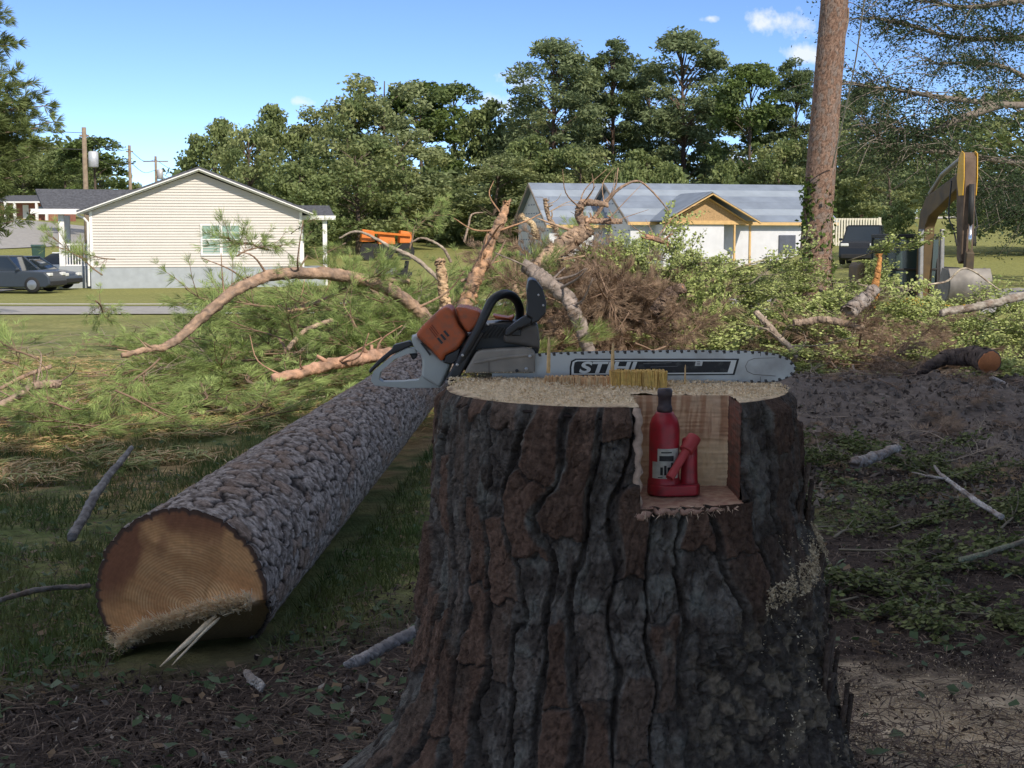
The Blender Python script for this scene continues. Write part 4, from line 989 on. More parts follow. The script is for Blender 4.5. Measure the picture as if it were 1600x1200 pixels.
# ------------------------------------------------------------------ stump
SB = Gs(STX, STY) - .12
ZT = 1.385
stump = empty('tree_stump', (STX, STY, SB), 0, 'big pine stump with thick plated bark and a notch holding the red jack', 'stump')
th_f = np.linspace(-R(108), R(108), 640); th_b = np.linspace(R(108), R(252), 66)[1:-1]
th = np.concatenate([th_f, th_b]); nrow = 430
zz = np.linspace(SB, ZT, nrow); TH, ZZ = np.meshgrid(th, zz)      # theta 0 faces the camera (-Y), positive to the right (+X)
hz = ZT - ZZ
left = np.array([(0, .425), (.05, .428), (.26, .446), (.42, .458), (.58, .474), (.74, .50), (.84, .53), (.92, .59), (1.0, .69), (1.2, .92)])
right = np.array([(0, .418), (.05, .423), (.25, .442), (.33, .462), (.42, .505), (.58, .528), (.74, .552), (.88, .585), (1.0, .64), (1.2, .78)])
front = np.array([(0, .42), (.05, .425), (.3, .44), (.5, .46), (.7, .49), (.85, .53), (1.0, .60), (1.2, .74)])
rl = np.interp(hz, *left.T); rr_ = np.interp(hz, *right.T); rf = np.interp(hz, *front.T)
s_ = np.sin(TH); c_ = np.cos(TH)
wl = np.clip(-s_, 0, 1) ** 1.6; wr = np.clip(s_, 0, 1) ** 1.6; wf = np.clip(1 - wl - wr, 0, 1)
RB = rl * wl + rr_ * wr + rf * wf
RB = RB + .03 * sst(.45, 1.05, hz) * np.cos(TH * 5 + .8) + .012 * np.sin(TH * 3 + 1.0) * sst(.1, .6, hz)
u = TH * .44; v = ZZ
# bark: tall plates split by deep furrows
flow = .10 * (fbm(u * 4, v * 2.2, 3, 201) - .5) + .05 * (fbm(u * 11, v * 6, 2, 202) - .5)
CW, BH = .078, .19
q_ = (u + flow) / CW + 2.6 * (fbm(u * 3.6, v * 2.2, 3, 203) - .5) + .75 * (fbm(u * 10, v * 5.5, 3, 204) - .5)
ci = np.floor(q_); fq = q_ - ci; dq = np.minimum(fq, 1 - fq) * CW
b_ = v / BH + h2(ci, ci * 0, 12) * 10 + .45 * (fbm(u * 22, v * 7, 3, 215) - .5)
bi = np.floor(b_); fb_ = b_ - bi; db = np.minimum(fb_, 1 - fb_) * BH
nb_ = np.where(fb_ > .5, bi + 1, bi); pres = h2(ci, nb_, 44) < .75
idA = h2(ci, bi, 45)
fine = fbm(u * 85, v * 40, 4, 217, .62) - .5; mid_ = fbm(u * 30, v * 13, 3, 218) - .5
wv_ = (.0015 + .0125 * sst(.30, .75, fbm(v * 4.5 + ci * 3.1, ci * 1.7, 3, 219))) * (.25 + .75 * sst(.35, .52, fbm(u * 8, v * 4.2, 3, 222)))
en = dq + .010 * mid_ + .006 * fine
crk = 1 - sst(wv_ * .45, wv_ + .003, en)
crk2 = (1 - sst(.0008, .0045, db + .006 * fine + .004 * mid_)) * pres
marg = sst(wv_ + .004, wv_ + .010, en + .010 * (idA - .5)) * (1 - crk2)
plate = marg * sst(.28, .40, idA + .6 * mid_)
lay = fbm((u + flow) * 19, v * 8, 5, 230, .6) * 8.0 + idA * 5
step = np.floor(lay); fr_ = lay - step; layer = (step + sst(.88, 1.0, fr_)) / 8.0
fs1, fs2, idB = cell(u / .040 + mid_ * 2 + 7, v / .075 + mid_ * 2, 207, 1.0); chip = sst(.02, .08, fs2 - fs1)
hA = .021 * (1 - crk) - .009 * crk2 + marg * (.012 * (idA - .5) + .006 * (fq - .5) * (np.mod(idA * 37, 1) - .5) * 4) + (1 - plate) * (.016 * fine + .006 * (chip - 1) + .005 * (idB - .5)) + plate * (.007 * fine + .004 * (idB - .5) + .004 * (chip - 1)) + .021 * (layer - .5)
rugw = sst(.12, .34, TH) * sst(.42, .60, hz + .25 * (fbm(u * 6, v * 6, 3, 250) - .5))      # knobbly lower right side
hA = hA + .004 * (fbm(u * 150, v * 60, 3, 240) - .5)
fA, fB, fi = cell(u / .042 + fbm(u * 30, v * 30, 3, 260) * 1.2, v / .052 + fbm(u * 30, v * 30, 3, 261) * 1.2, 262)
hK = .014 * sst(.0, .30, fB - fA) * (.4 + fi) + .030 * (fbm(u * 34, v * 26, 5, 263, .62) - .5) + .008 * (layer - .5)
hA = hA * (1 - rugw) + hK * rugw
hA = hA * sst(-.005, .03, hz) + .010 * (1 - sst(-.005, .03, hz))
RR = RB - .016 + hA
# ledge with sawdust on the right shoulder
PX = RR * s_; PY = -RR * c_
# colours of the plates
fl = {'a': u.ravel(), 'v': v.ravel()}
uu, vv = u.ravel(), v.ravel(); ia, ib_, ck = idA.ravel(), idB.ravel(), crk.ravel()
lv = layer.ravel(); n_a = fbm(uu * 9, vv * 4, 4, 270); n_b = fbm(uu * 40, vv * 24, 3, 271)
plv = plate.ravel(); pid = ia
cb_ = mixcol(np.array([.095, .080, .070]), np.array([.20, .182, .162]), sst(.3, .7, n_b))          # grey scurfy margins
pc = mixcol(np.array([.105, .074, .058]), np.array([.155, .108, .082]), n_b)
redm = sst(.70, .76, pid + .45 * (n_a - .5)); pc = mixcol(pc, np.array([.152, .090, .064]), redm * .75)
pc = mixcol(pc, np.array([.150, .128, .110]), sst(.55, .42, pid) * .7); pc = pc * (.75 + .5 * fine.ravel()[:, None] + .25)
fk_ = h2(np.floor(lay).ravel(), np.floor(ia * 999), 5); pc = pc * (.72 + .56 * fk_[:, None]); cb_ = mixcol(cb_, pc, plv * .92)
lich = sst(.52, .66, fbm(uu * 14, vv * 9, 4, 280)) * sst(.40, .72, n_b)
cb_ = mixcol(cb_, np.array([.195, .20, .178]), np.clip(lich * .7, 0, 1) * (1 - plv * redm))
cb_ = mixcol(cb_, np.array([.070, .056, .049]), np.clip(ck + .6 * crk2.ravel(), 0, 1) * .6)
rw = rugw.ravel(); kn = fbm(uu * 75, vv * 55, 4, 290, .65)
crug = mixcol(np.array([.085, .072, .062]), np.array([.165, .146, .122]), sst(.48, .72, kn)); cb_ = mixcol(cb_, crug, rw * .85)
# dust lodged on ledges lower right and along the foot
du = sst(.60, .72, fbm(uu * 40, vv * 40, 4, 300) + .10 * rw - .02) * sst(.1, .5, uu / .44) * sst(.3, .6, hz.ravel())
cb_ = mixcol(cb_, np.array([.42, .34, .24]), du * .45)
# notch opening
NL, NRt, NZ = .018, .250, 1.168
NB_Y = -.155
inn_ = (PX > NL) & (PX < NRt) & (ZZ > NZ) & (c_ > 0)
# snap the rim of the opening
jl = int(np.argmin(np.abs(np.median(PX[zz > NZ], axis=0)[:640] - NL))); jr = int(np.argmin(np.abs(np.median(PX[zz > NZ], axis=0)[:640] - NRt)))
i0 = int(np.argmin(np.abs(zz - NZ)))
PX[i0:, jl] = NL; PX[i0:, jr] = NRt
F = grid_faces(nrow, len(th), True)
fi_ = F[:, 0] // len(th); fj = F[:, 0] % len(th)
keep = ~((fi_ >= i0) & (fj >= jl) & (fj < jr))
V = np.stack([PX.ravel(), PY.ravel(), (ZZ - SB).ravel()], 1)
cb_ = cb_ * .66
me = npmesh('bark', V, F[keep], cb_, True)
link('bark', me, bark2_m, stump)
wood_m = vmat('cut_wood', rough=.7, spec=.2, var=.1, scale=60, bump=.25, bscale=220, bdist=.002)
# notch walls (back, right, left, floor), dense sheets with saw grain
def sheet(name, o, a, b, na, nb_, colf, disp, parent, mat=None):
    o, a, b = np.array(o, float), np.array(a, float), np.array(b, float); n = np.cross(a, b); n /= np.linalg.norm(n)
    A, B = np.meshgrid(np.linspace(0, 1, na), np.linspace(0, 1, nb_)); A = A.ravel(); B = B.ravel()
    V = o + A[:, None] * a + B[:, None] * b + n * disp(A, B)[:, None]
    return link(name, npmesh(name, V, grid_faces(nb_, na), colf(A, B), True), mat or wood_m, parent)
zt_, zn_ = ZT - SB, NZ - SB
yfL = -math.sqrt(.415 ** 2 - NL ** 2); yfR = -math.sqrt(.415 ** 2 - NRt ** 2)
def cwood(A, B):
    g = fbm(A * 26 + 3 * fbm(A * 3, B * 2, 2, 5), B * 2.0, 3, 311); lower = sst(.62, .38, B + .1 * (fbm(A * 3, B * 3, 2, 6) - .5))
    c = mixcol(np.array([.68, .48, .31]), np.array([.50, .29, .17]), sst(.4, .62, g) * (1 - .6 * lower))
    c = mixcol(c, np.array([.80, .64, .40]), lower * .8); g2 = fbm(A * 3, B * 60, 2, 312); return c * (.94 + .12 * g2[:, None])
def dwood(A, B): return .004 * (fbm(A * 30, B * 3, 3, 313) - .5) + .003 * (fbm(A * 3, B * 70, 2, 314) - .5)
sheet('notch_back', (NL - .002, NB_Y, zn_ - .01), (NRt - NL + .004, 0, 0), (0, 0, zt_ - zn_ + .008), 90, 100, cwood, dwood, stump)
def cside(A, B): g = fbm(A * 4, B * 30, 3, 320); return mixcol(np.array([.20, .085, .062]), np.array([.115, .070, .055]), sst(.3, .7, g)) * (.8 + .3 * A[:, None])
sheet('notch_side', (NRt, yfR - .012, zn_ - .005), (0, NB_Y - yfR + .012, 0), (0, 0, zt_ - zn_ + .003), 40, 90, cside, dwood, stump)
sheet('notch_side', (NL, NB_Y, zn_ - .005), (0, yfL - NB_Y - .004, 0), (0, 0, zt_ - zn_ + .003), 60, 90, lambda A, B: cwood(A, B) * .95, dwood, stump)
def cfloor(A, B): g = fbm(A * 20, B * 20, 4, 321); return mixcol(np.array([.34, .19, .14]), np.array([.46, .31, .22]), sst(.3, .7, g))
xa_f = np.linspace(NL - .004, NRt + .004, 60); tb_f = np.linspace(0, 1, 50); XA, TB = np.meshgrid(xa_f, tb_f)
yfr = np.interp(XA, PX[i0, jl - 6:jr + 7], PY[i0, jl - 6:jr + 7]) + .004; YA = yfr + (NB_Y + .006 - yfr) * TB
link('notch_floor', npmesh('notch_floor', np.stack([XA.ravel(), YA.ravel(), (zn_ + .004 * (fbm(XA * 60, YA * 60, 3, 322) - .5)).ravel()], 1), grid_faces(50, 60), cfloor(XA.ravel() * 4, TB.ravel()), True), wood_m, stump)
yrim = lambda x_: float(np.interp(x_, PX[i0, jl - 6:jr + 7], PY[i0, jl - 6:jr + 7]))
# pale torn fibre edges of the notch: left lip and bottom lip
lip_m = vmat('torn_fibre', rough=.8, spec=.15, var=.2, scale=90)
lp = NB(); lr_ = np.random.default_rng(3)
pts = np.array([[NL - .004 + .003 * math.sin(k * 1.7), yfL - .012 - .003 * math.cos(k), zn_ + (zt_ - zn_) * k / 22] for k in range(23)])
V, f = rtube(pts, .0075 + .0025 * lr_.random(23), 8, .3, 5); lp.add(V, f, np.array([.40, .30, .235]))
pts = np.array([[NL - .008 + (NRt - NL) * k / 40, yrim(NL + (NRt - NL) * k / 40) - .001, zn_ - .007 + .003 * math.sin(k * 1.3) - (.010 if k < 3 else 0)] for k in range(41)])
V, f = rtube(pts, (.0028 + .0028 * lr_.random(41)) * np.linspace(1.8, .6, 41), 8, .4, 6); lp.add(V, f, np.array([.34, .215, .165]))
for k in range(130):
    t_ = lr_.random(); b = pts[int(t_ * 40)] + lr_.normal(size=3) * .004; d = np.array([lr_.normal() * .5, -.5 - lr_.random(), -.2 + lr_.normal() * .4]); d /= np.linalg.norm(d); e = b + d * (.008 + .016 * lr_.random())
    sd_ = rdir(1, lr_)[0] * .0018; lp.add([b - sd_, b + sd_, e], [[[0, 1, 2]]], np.array([.5, .37, .27]) * (.7 + .6 * lr_.random()))
link('notch_lip', lp.mesh('notch_lip', True), lip_m, stump, 'pale torn wood edge around the notch')
# cut top: a fine grid clipped to the rim and to the notch, bumpy with sawdust
gxs = np.unique(np.concatenate([np.linspace(-.46, .46, 185), [NL, NRt]])); gys = np.unique(np.concatenate([np.linspace(-.46, .46, 185), [NB_Y]]))
Xg, Yg = np.meshgrid(gxs, gys); rg = np.hypot(Xg, Yg); ang = np.arctan2(Xg, -Yg)
order = np.argsort(np.mod(th + math.pi, 2 * math.pi)); rimr = np.interp(np.mod(ang + math.pi, 2 * math.pi), np.mod(th + math.pi, 2 * math.pi)[order], RR[-1][order], period=2 * math.pi)
over = rg > rimr - .002; kk = np.where(over, (rimr - .002) / np.maximum(rg, 1e-6), 1.0)
inside_q = (rg < rimr + .008)
Xc, Yc = Xg * kk, Yg * kk
hd = .020 * (fbm(Xc * 7, Yc * 7, 4, 400) - .42) + .012 * (fbm(Xc * 40, Yc * 40, 3, 401) - .5) + .006 * (fbm(Xc * 120, Yc * 120, 2, 402) - .5)
rimf = sst(rimr, rimr - .05, np.hypot(Xc, Yc)); Zc = (ZT - SB) + np.maximum(hd, -.006) * (.35 + .65 * rimf) - .002
# left part is stepped up a little (back cut), pile of chips
Zc = Zc + .012 * sst(.0, -.2, Xc) * sst(-.30, -.05, Yc) * rimf
Fq = grid_faces(len(gys), len(gxs)); inq = inside_q.ravel()
cx_ = Xc.ravel()[Fq].mean(1); cy_ = Yc.ravel()[Fq].mean(1)
keep = inq[Fq].all(1) & ~((cx_ > NL) & (cx_ < NRt) & (cy_ < NB_Y))
sawc = mixcol(np.array([.60, .465, .31]), np.array([.80, .65, .45]), fbm(Xc.ravel() * 60, Yc.ravel() * 60, 3, 410))
barkrim = sst(.022, .008, (rimr - np.hypot(Xc, Yc)).ravel()) * sst(.35, .6, fbm(Xc.ravel() * 30, Yc.ravel() * 30, 3, 411))
sawc = mixcol(sawc, np.array([.16, .10, .075]), barkrim * .8)
link('cut_top', npmesh('cut_top', np.stack([Xc.ravel(), Yc.ravel(), Zc.ravel()], 1), Fq[keep], sawc, True), vmat('sawdust_wood', rough=.9, spec=.1, var=.22, scale=120, bump=.8, bscale=260, bdist=.004), stump)
# dark kerf line under the left rim
kb = NB(); aa = np.linspace(-R(72), R(2), 60); rk = np.interp(aa, th_f, RR[-1][:640])
for (dz, tk, cc_) in ((-.020, .0035, (.03, .022, .02)),):
    pts = np.stack([(rk + .001) * np.sin(aa), -(rk + .001) * np.cos(aa), np.full(60, ZT - SB + dz) + .004 * np.sin(aa * 9)], 1)
    V, f = rtube(pts, tk, 6, .4, 8); kb.add(V, f, np.array(cc_))
link('saw_kerf', kb.mesh('saw_kerf'), lip_m, stump)
# hinge wood: torn blocks of standing fibres left on the cut
def fibre_block(name, x0, x1, y0, y1, z0, z1, cA, cB, seed, ragged):
    r = np.random.default_rng(seed); b = NB(); n = int((x1 - x0) / .0026); m = max(2, int((y1 - y0) / .012))
    for i in range(n):
        for j in range(m):
            w = .0042; a = x0 + (x1 - x0) * i / n; c = y0 + (y1 - y0) * j / m; h = z1 - ragged * r.random() ** 2; lean = r.normal() * .0015
            q = (y1 - y0) / m
            Vb = np.array([[a, c, z0], [a + w, c, z0], [a + w, c + q, z0], [a, c + q, z0], [a + lean, c + r.normal() * .002, h], [a + w * .8 + lean, c, h - ragged * .3 * r.random()], [a + w * .8 + lean, c + q, h], [a + lean, c + q, h]])
            b.add(Vb, [[[0, 1, 5, 4], [1, 2, 6, 5], [2, 3, 7, 6], [3, 0, 4, 7], [4, 5, 6, 7]]], lerp(np.array(cA), np.array(cB), r.random()))
    return link(name, b.mesh(name), lip_m, stump)
def SL(px, py, Yd): q = P(px, py, Yd); return (q.x - STX, Yd - STY, q.z - SB)
hy = 3.40
a1 = SL(852, 600, hy); a2 = SL(953, 589, hy); fibre_block('hinge_wood', a1[0], a2[0], hy - STY, hy - STY + .05, zt_ - .01, a2[2], (.56, .31, .15), (.66, .47, .26), 5, .007)
a1 = SL(955, 600, hy - .03); a2 = SL(1041, 580, hy - .03); fibre_block('hinge_wood', a1[0], a2[0], hy - .03 - STY, hy - STY + .03, zt_ - .01, a2[2], (.66, .44, .13), (.58, .36, .12), 6, .004)
spl = NB()
for (px, y0, y1, w) in ((857, 583, 527, .0052), (957, 580, 536, .0048), (1070, 600, 570, .0022)):
    a = np.array(SL(px, y0, hy - .02)); b = np.array(SL(px + 1, y1, hy - .02)); V, f = rtube(np.linspace(a, b, 6), [w, w, w * .95, w * .9, w * .8, w * .35], 5, .15, 4)
    link('splinter', npmesh('splinter', V, f, np.tile([.58, .40, .20], (len(V), 1))), lip_m, stump)
# sawdust caught on the right shoulder and loose crumbs on the top
cr = NB(); r = np.random.default_rng(15)
def crumbs(nb, pts, s0, s1, cA, cB, r, up=.3):
    n = len(pts); a = rdir(n, r); b = np.cross(a, rdir(n, r)); b /= np.linalg.norm(b, axis=1)[:, None] + 1e-9; L_ = (s0 + (s1 - s0) * r.random(n) ** 2)[:, None]
    V = np.stack([pts - a * L_, pts + b * L_ * .45, pts + a * L_, pts - b * L_ * .45 + np.cross(a, b) * L_ * .3], 1).reshape(-1, 3)
    k = np.arange(n)[:, None] * 4; c = lerp(np.array(cA), np.array(cB), r.random((n, 1)))
    nb.add(V, [np.hstack([k, k + 1, k + 2]), np.hstack([k, k + 2, k + 3])], np.repeat(c, 4, 0))
N_ = 16000; ra_ = .415 * np.sqrt(r.random(N_)); ta = r.random(N_) * 6.283; cxs, cys = ra_ * np.cos(ta), ra_ * np.sin(ta)
ok = ~((cxs > NL - .004) & (cxs < NRt + .004) & (cys < NB_Y)); cxs, cys = cxs[ok], cys[ok]
zi = zt_ + .020 * (fbm(cxs * 7, cys * 7, 4, 400) - .42) + .012 * sst(.0, -.2, cxs) * sst(-.30, -.05, cys) + .003 + .004 * r.random(len(cxs))
crumbs(cr, np.stack([cxs, cys, zi], 1), .0015, .006, (.60, .46, .29), (.86, .72, .51), r)
link('sawdust', cr.mesh('sawdust'), lip_m, stump, 'pale sawdust covering the cut top', kind='stuff')
cr = NB(); N_ = 5200
tq = R(38) + R(58) * r.random(N_); hq = np.where(r.random(N_) < .6, .345 + .06 * r.random(N_) - .10 * (tq - R(75)), .30 + .75 * r.random(N_))
cl_ = fbm(tq * 9, hq * 14, 3, 77); okq = (cl_ > .56) | ((hq > .33) & (hq < .44) & (tq > R(50))); tq, hq = tq[okq], hq[okq]
ii = np.clip(((ZT - hq - SB) / (ZT - SB) * (nrow - 1)).astype(int), 0, nrow - 1); jj = np.clip(np.searchsorted(th_f, tq), 0, 639)
rq = RR[ii, jj] + .002 + .012 * r.random(len(tq)) * ((hq > .33) & (hq < .44))
crumbs(cr, np.stack([rq * np.sin(tq), -rq * np.cos(tq), ZT - hq - SB], 1), .0016, .006, (.40, .32, .21), (.66, .55, .38), r)
link('sawdust', cr.mesh('sawdust'), lip_m, stump, 'sawdust lodged in the bark of the right shoulder', kind='stuff')
# long fibres hanging off the bark edges, loose bark slivers on the right outline
sl = NB()
for k in range(26):
    jj_ = int(np.searchsorted(th_f, R(60 + 46 * r.random()))) ; ii_ = int(r.integers(40, nrow - 60)); b = np.array([PX[ii_, jj_], PY[ii_, jj_], ZZ[ii_, jj_] - SB]); n_ = np.array([np.sin(th_f[jj_]), -np.cos(th_f[jj_]), 0])
    h = .05 + .10 * r.random(); w = .012 + .018 * r.random(); t_ = np.cross(n_, [0, 0, 1])
    V = np.array([b - t_ * w, b + t_ * w, b + t_ * w * .7 + n_ * .012 + [0, 0, h], b - t_ * w * .6 + n_ * .012 + [0, 0, h * .9], b - t_ * w - n_ * .01, b + t_ * w - n_ * .01, b + t_ * w * .7 + [0, 0, h], b - t_ * w * .6 + [0, 0, h * .9]])
    sl.add(V, [[[0, 1, 2, 3], [5, 4, 7, 6], [0, 4, 5, 1], [1, 5, 6, 2], [2, 6, 7, 3], [3, 7, 4, 0]]], np.array([.10, .075, .06]) * (.7 + .6 * r.random()))
link('bark_sliver', sl.mesh('bark_sliver'), bark2_m, stump, kind='stuff')

# ------------------------------------------------------------------ felled log
LR = .372
l0 = P(283, 928, 6.03); l1 = P(612, 631, 12.0); ld = (l1 - l0).normalized()
log = empty('felled_log', (l0.x, l0.y, l0.z - LR), 0, 'thick felled pine log with orange sawn end, left of the stump', 'log')
off = Vector((0, 0, LR)); lfar = l0 + ld * 13.2
s_rows = [0.0]; st = .0062
while s_rows[-1] < 13.2: s_rows.append(s_rows[-1] + st); st *= 1.0062
s_rows = np.array(s_rows); ncol = 330
side_v = ld.cross(Vector((0, 0, 1))).normalized(); up_v = side_v.cross(ld).normalized()
# angle 0 = bottom; dense where the camera sees
aa = np.linspace(0, 2 * np.pi, ncol, endpoint=False)
A, S = np.meshgrid(aa, s_rows)
Rl = np.interp(S, [0, .4, 2, 5, 8, 11, 13.2], [LR + .012, LR, LR - .016, LR - .055, .275, .21, .12])
uu = A * LR + .05 * (fbm(A * 2.5, S * 2.2, 2, 498) - .5); S_k = S; hB, i1, i2, ckl = bark_field(uu, S, .092, .118, 501, .0135, 1.0, .55, .15, 1.2)
lay2 = fbm(uu * 22, S * 17, 3, 520) * 5; stp = (np.floor(lay2) + sst(.78, 1, lay2 - np.floor(lay2))) / 5
RL = Rl - .014 + hB + .008 * (stp - .5) + .0025 * (fbm(uu * 90, S * 90, 2, 530) - .5)
sv, uv, dv = np.array(side_v), np.array(up_v), np.array(ld)
dirv = -np.cos(A)[..., None] * uv - np.sin(A)[..., None] * sv
Vl = dv * S[..., None] + np.array([0, 0, LR]) + RL[..., None] * dirv
# undercut: the lower part of the butt was cut at a slant
nb2 = fbm(uu.ravel() * 45, S.ravel() * 35, 3, 540); nl = fbm(uu.ravel() * 5, S.ravel() * 3, 3, 541)
cl = mixcol(np.array([.14, .112, .096]), np.array([.41, .355, .32]), sst(.25, .75, nb2))
cl = mixcol(cl, np.array([.27, .185, .135]), sst(.5, .75, i1.ravel() * .5 + nl * .5) * .7)
cl = mixcol(cl, np.array([.022, .018, .017]), ckl.ravel() * .95)
hin = lambda a: -.105 + .085 * np.sin((a + .02) * 4.2) * np.where(a > -.05, 1, .8) - .07 * sst(-.12, -.33, a) * 1.0      # hinge line height over the face, by side coordinate (a positive = right)
# shift first rows back where under the hinge line
sa = (RL * -np.sin(A)) ; sb_ = -RL * np.cos(A)
und = np.clip((hin(sa) - sb_) / .30, 0, 1) * .34
Sx = np.maximum(S, und * 1.0)
Vl = dv * Sx[..., None] + np.array([0, 0, LR]) + RL[..., None] * dirv
link('bark', npmesh('bark', Vl.reshape(-1, 3), grid_faces(len(s_rows), ncol, True), cl, True), bark2_m, log)
ga = np.linspace(-.40, .40, 300); GA, GB = np.meshgrid(ga, ga); rg = np.hypot(GA, GB); ang = np.mod(np.arctan2(-GA, -GB), 2 * np.pi)
rim0 = np.interp(ang, aa, RL[0], period=2 * np.pi); inq = (rg < rim0 + .004); kk = np.where(rg > rim0 - .002, (rim0 - .002) / np.maximum(rg, 1e-6), 1)
GA, GB = GA * kk, GB * kk
hl_ = hin(GA); und = np.clip((hl_ - GB) / .30, 0, 1) * .34 + .03 * sst(0, .02, hl_ - GB)
pa, pb = GA - .02, GB + .045
pith = np.hypot(pa, pb * 1.08); ring = pith + .006 * (fbm(GA * 9, GB * 9, 3, 600) - .5)
steps = .006 * sst(.50, .58, fbm(GA * 3.2 + 5, GB * 3.2, 3, 610))
rdg = np.exp(-((GB - hl_ + .012) / (.020 + .016 * fbm(GA * 9, GA * 0, 3, 661))) ** 2) * sst(.36, .30, np.abs(GA)); dep = und - steps - rdg * (.035 + .05 * fbm(GA * 120, GB * 16, 3, 660)) + .0025 * (fbm(GA * 60, GB * 20, 2, 612) - .5)
Vf = dv * dep.ravel()[:, None] + np.array([0, 0, LR]) + GA.ravel()[:, None] * sv + GB.ravel()[:, None] * uv
wv = .5 + .5 * np.sin(ring.ravel() * 2 * np.pi / .0130)
cf_ = mixcol(np.array([.50, .245, .098]), np.array([.84, .55, .28]), wv * np.clip(1.5 - pith.ravel() * 4.2, .25, 1))
cf_ = mixcol(cf_, np.array([.50, .23, .09]), sst(.45, .72, fbm(GA.ravel() * 5, GB.ravel() * 7 + GA.ravel() * 2, 4, 620)) * .65)
sec = sst(.50, .53, fbm(GA * 3.2 + 5, GB * 3.2, 2, 610)).ravel(); cf_ = cf_ * (1 - .18 * sec[:, None])
streak = fbm((GA * .9 - GB * .45).ravel() * 4, (GB * .9 + GA * .4).ravel() * 60, 3, 630); cf_ = cf_ * (.82 + .36 * streak[:, None])
sapw = sst(.15, .33, GB.ravel() + .28 * sst(0, -.35, GA.ravel())) * sst(.45, .62, fbm(GA.ravel() * 7, GB.ravel() * 5, 3, 640) + .15 * sst(.2, .36, rg.ravel()))
cf_ = mixcol(cf_, np.array([.185, .070, .040]), sapw * .85)
rimd = sst(.030, .014, (rim0 - rg).ravel() + .012 * (fbm(GA.ravel() * 14, GB.ravel() * 14, 3, 650) - .5)); cf_ = mixcol(cf_, np.array([.085, .050, .036]), np.clip(rimd, 0, 1))
cf_ = mixcol(cf_, np.array([.20, .135, .062]), sst(.02, .06, (hl_ - GB).ravel()) * .85); cf_ = mixcol(cf_, np.array([.88, .70, .48]), np.clip(rdg.ravel() * 1.6, 0, 1) * (.55 + .45 * fbm(GA.ravel() * 150, GB.ravel() * 12, 2, 662)))
Fq = grid_faces(300, 300); keepq = inq.ravel()[Fq].all(1)
link('sawn_face', npmesh('sawn_face', Vf, Fq[keepq][:, ::-1], cf_, True), wood_m, log, 'orange sawn face with growth rings and dark rim')
# torn fibres along the hinge
hf = NB(); r = np.random.default_rng(31)
for k in range(1900):
    a = -.34 + .66 * r.random(); w = LR * .97
    if a * a + hin(a) ** 2 > w * w: continue
    b0 = hin(np.array(a)) + .012 * r.normal() - .05 * r.random(); amp = .040 + .09 * r.random() ** 2 
    base = sv * a + uv * (b0 + .012) - dv * .02; tip = base - dv * amp * (.5 + .5 * r.random()) + uv * (.016 + .03 * r.random()) + sv * (r.normal() * .014)
    wd_ = (sv * .8 + uv * r.normal() * .3) * (.0028 + .003 * r.random()); 
    hf.add(np.array([base - wd_, base + wd_, tip + wd_ * .25, tip - wd_ * .3]) + [0, 0, LR], [[[0, 1, 2, 3]]], lerp(np.array([.88, .72, .50]), np.array([.95, .86, .68]), r.random()))
for k in range(420):      # ragged clump at lower left
    a = -.32 + .10 * r.random(); b0 = -.235 + .07 * r.random() - .3 * (a + .32) * 0; base = sv * a + uv * b0 + dv * .05; tip = base - dv * (.04 + .05 * r.random()) - sv * .03 * r.random() + uv * (r.normal() * .012)
    wd_ = (uv * .5 + sv * .5) * (.003 + .003 * r.random()); hf.add(np.array([base - wd_, base + wd_, tip + wd_ * .3, tip - wd_ * .3]) + [0, 0, LR], [[[0, 1, 2, 3]]], lerp(np.array([.88, .72, .50]), np.array([.95, .86, .68]), r.random()))
link('torn_fibres', hf.mesh('torn_fibres'), vmat('pale_fibre', rough=.7, spec=.2, transl=.4, var=.1, scale=90), log, 'pale splintered fibres along the broken hinge', kind='stuff')
for (pa_, pb_, w) in (((338, 962), (250, 1042), .013), ((330, 975), (268, 1040), .007), ((343, 965), (305, 1000), .008)):
    a = P(pa_[0], pa_[1], 5.99); b = P(pb_[0], pb_[1], 5.83); V, f = rtube(np.linspace(np.array(a), np.array(b), 7) - np.array(log.location), [w * .5, w, w, w * .9, w * .8, w * .6, w * .2], 5, .25, 3)
    link('splinter', npmesh('splinter', V, f, np.tile([.85, .68, .47], (len(V), 1))), lip_m, log)

# ------------------------------------------------------------------ chainsaw
SWY = 3.53
sp0 = P(760, 605, SWY)
saw_ = empty('chainsaw', sp0, 0, 'orange and grey chainsaw with long guide bar resting on the stump', 'chainsaw')
def Z5(X_, Y_): return (560 + X_ / 4.444, 420 + Y_ / 4.444)        # from the enlarged view of the body
def Z6(X_, Y_): return (840 + X_ / 3.636, 500 + Y_ / 3.636)        # from the enlarged view of the bar
def W_(pxy, dy=0.0):
    q = P(pxy[0], pxy[1], SWY); return Vector((q.x - sp0.x, dy, q.z - sp0.z))
orng = pmat('saw_orange', (.40, .095, .032), .5, var=.12, scale=55, spec=.35, dirt=(.24, .10, .06), dirtamt=.3); sgry = pmat('saw_grey', (.40, .43, .41), .45, var=.08, scale=10, spec=.4)
sblk = pmat('saw_black', (.018, .019, .021), .42, var=.15, scale=20, spec=.45); scov = pmat('saw_cover_dirty', (.235, .215, .185), .55, var=.2, scale=22)
smag = pmat('saw_magnesium', (.125, .112, .098), .6, var=.25, scale=16); sbar = pmat('bar_steel', (.40, .42, .42), .38, metal=.25, var=.12, scale=10, dirt=(.24, .24, .235), dirtamt=.25)
schn = pmat('chain_steel', (.045, .043, .042), .45, metal=.6); sprn = pmat('bar_print_black', (.018, .020, .022), .5, scale=60, dirt=(.075, .078, .078), dirtamt=.2); spw = pmat('bar_print_white', (.62, .64, .62), .5); screw = pmat('screw_steel', (.42, .42, .42), .3, metal=.8)
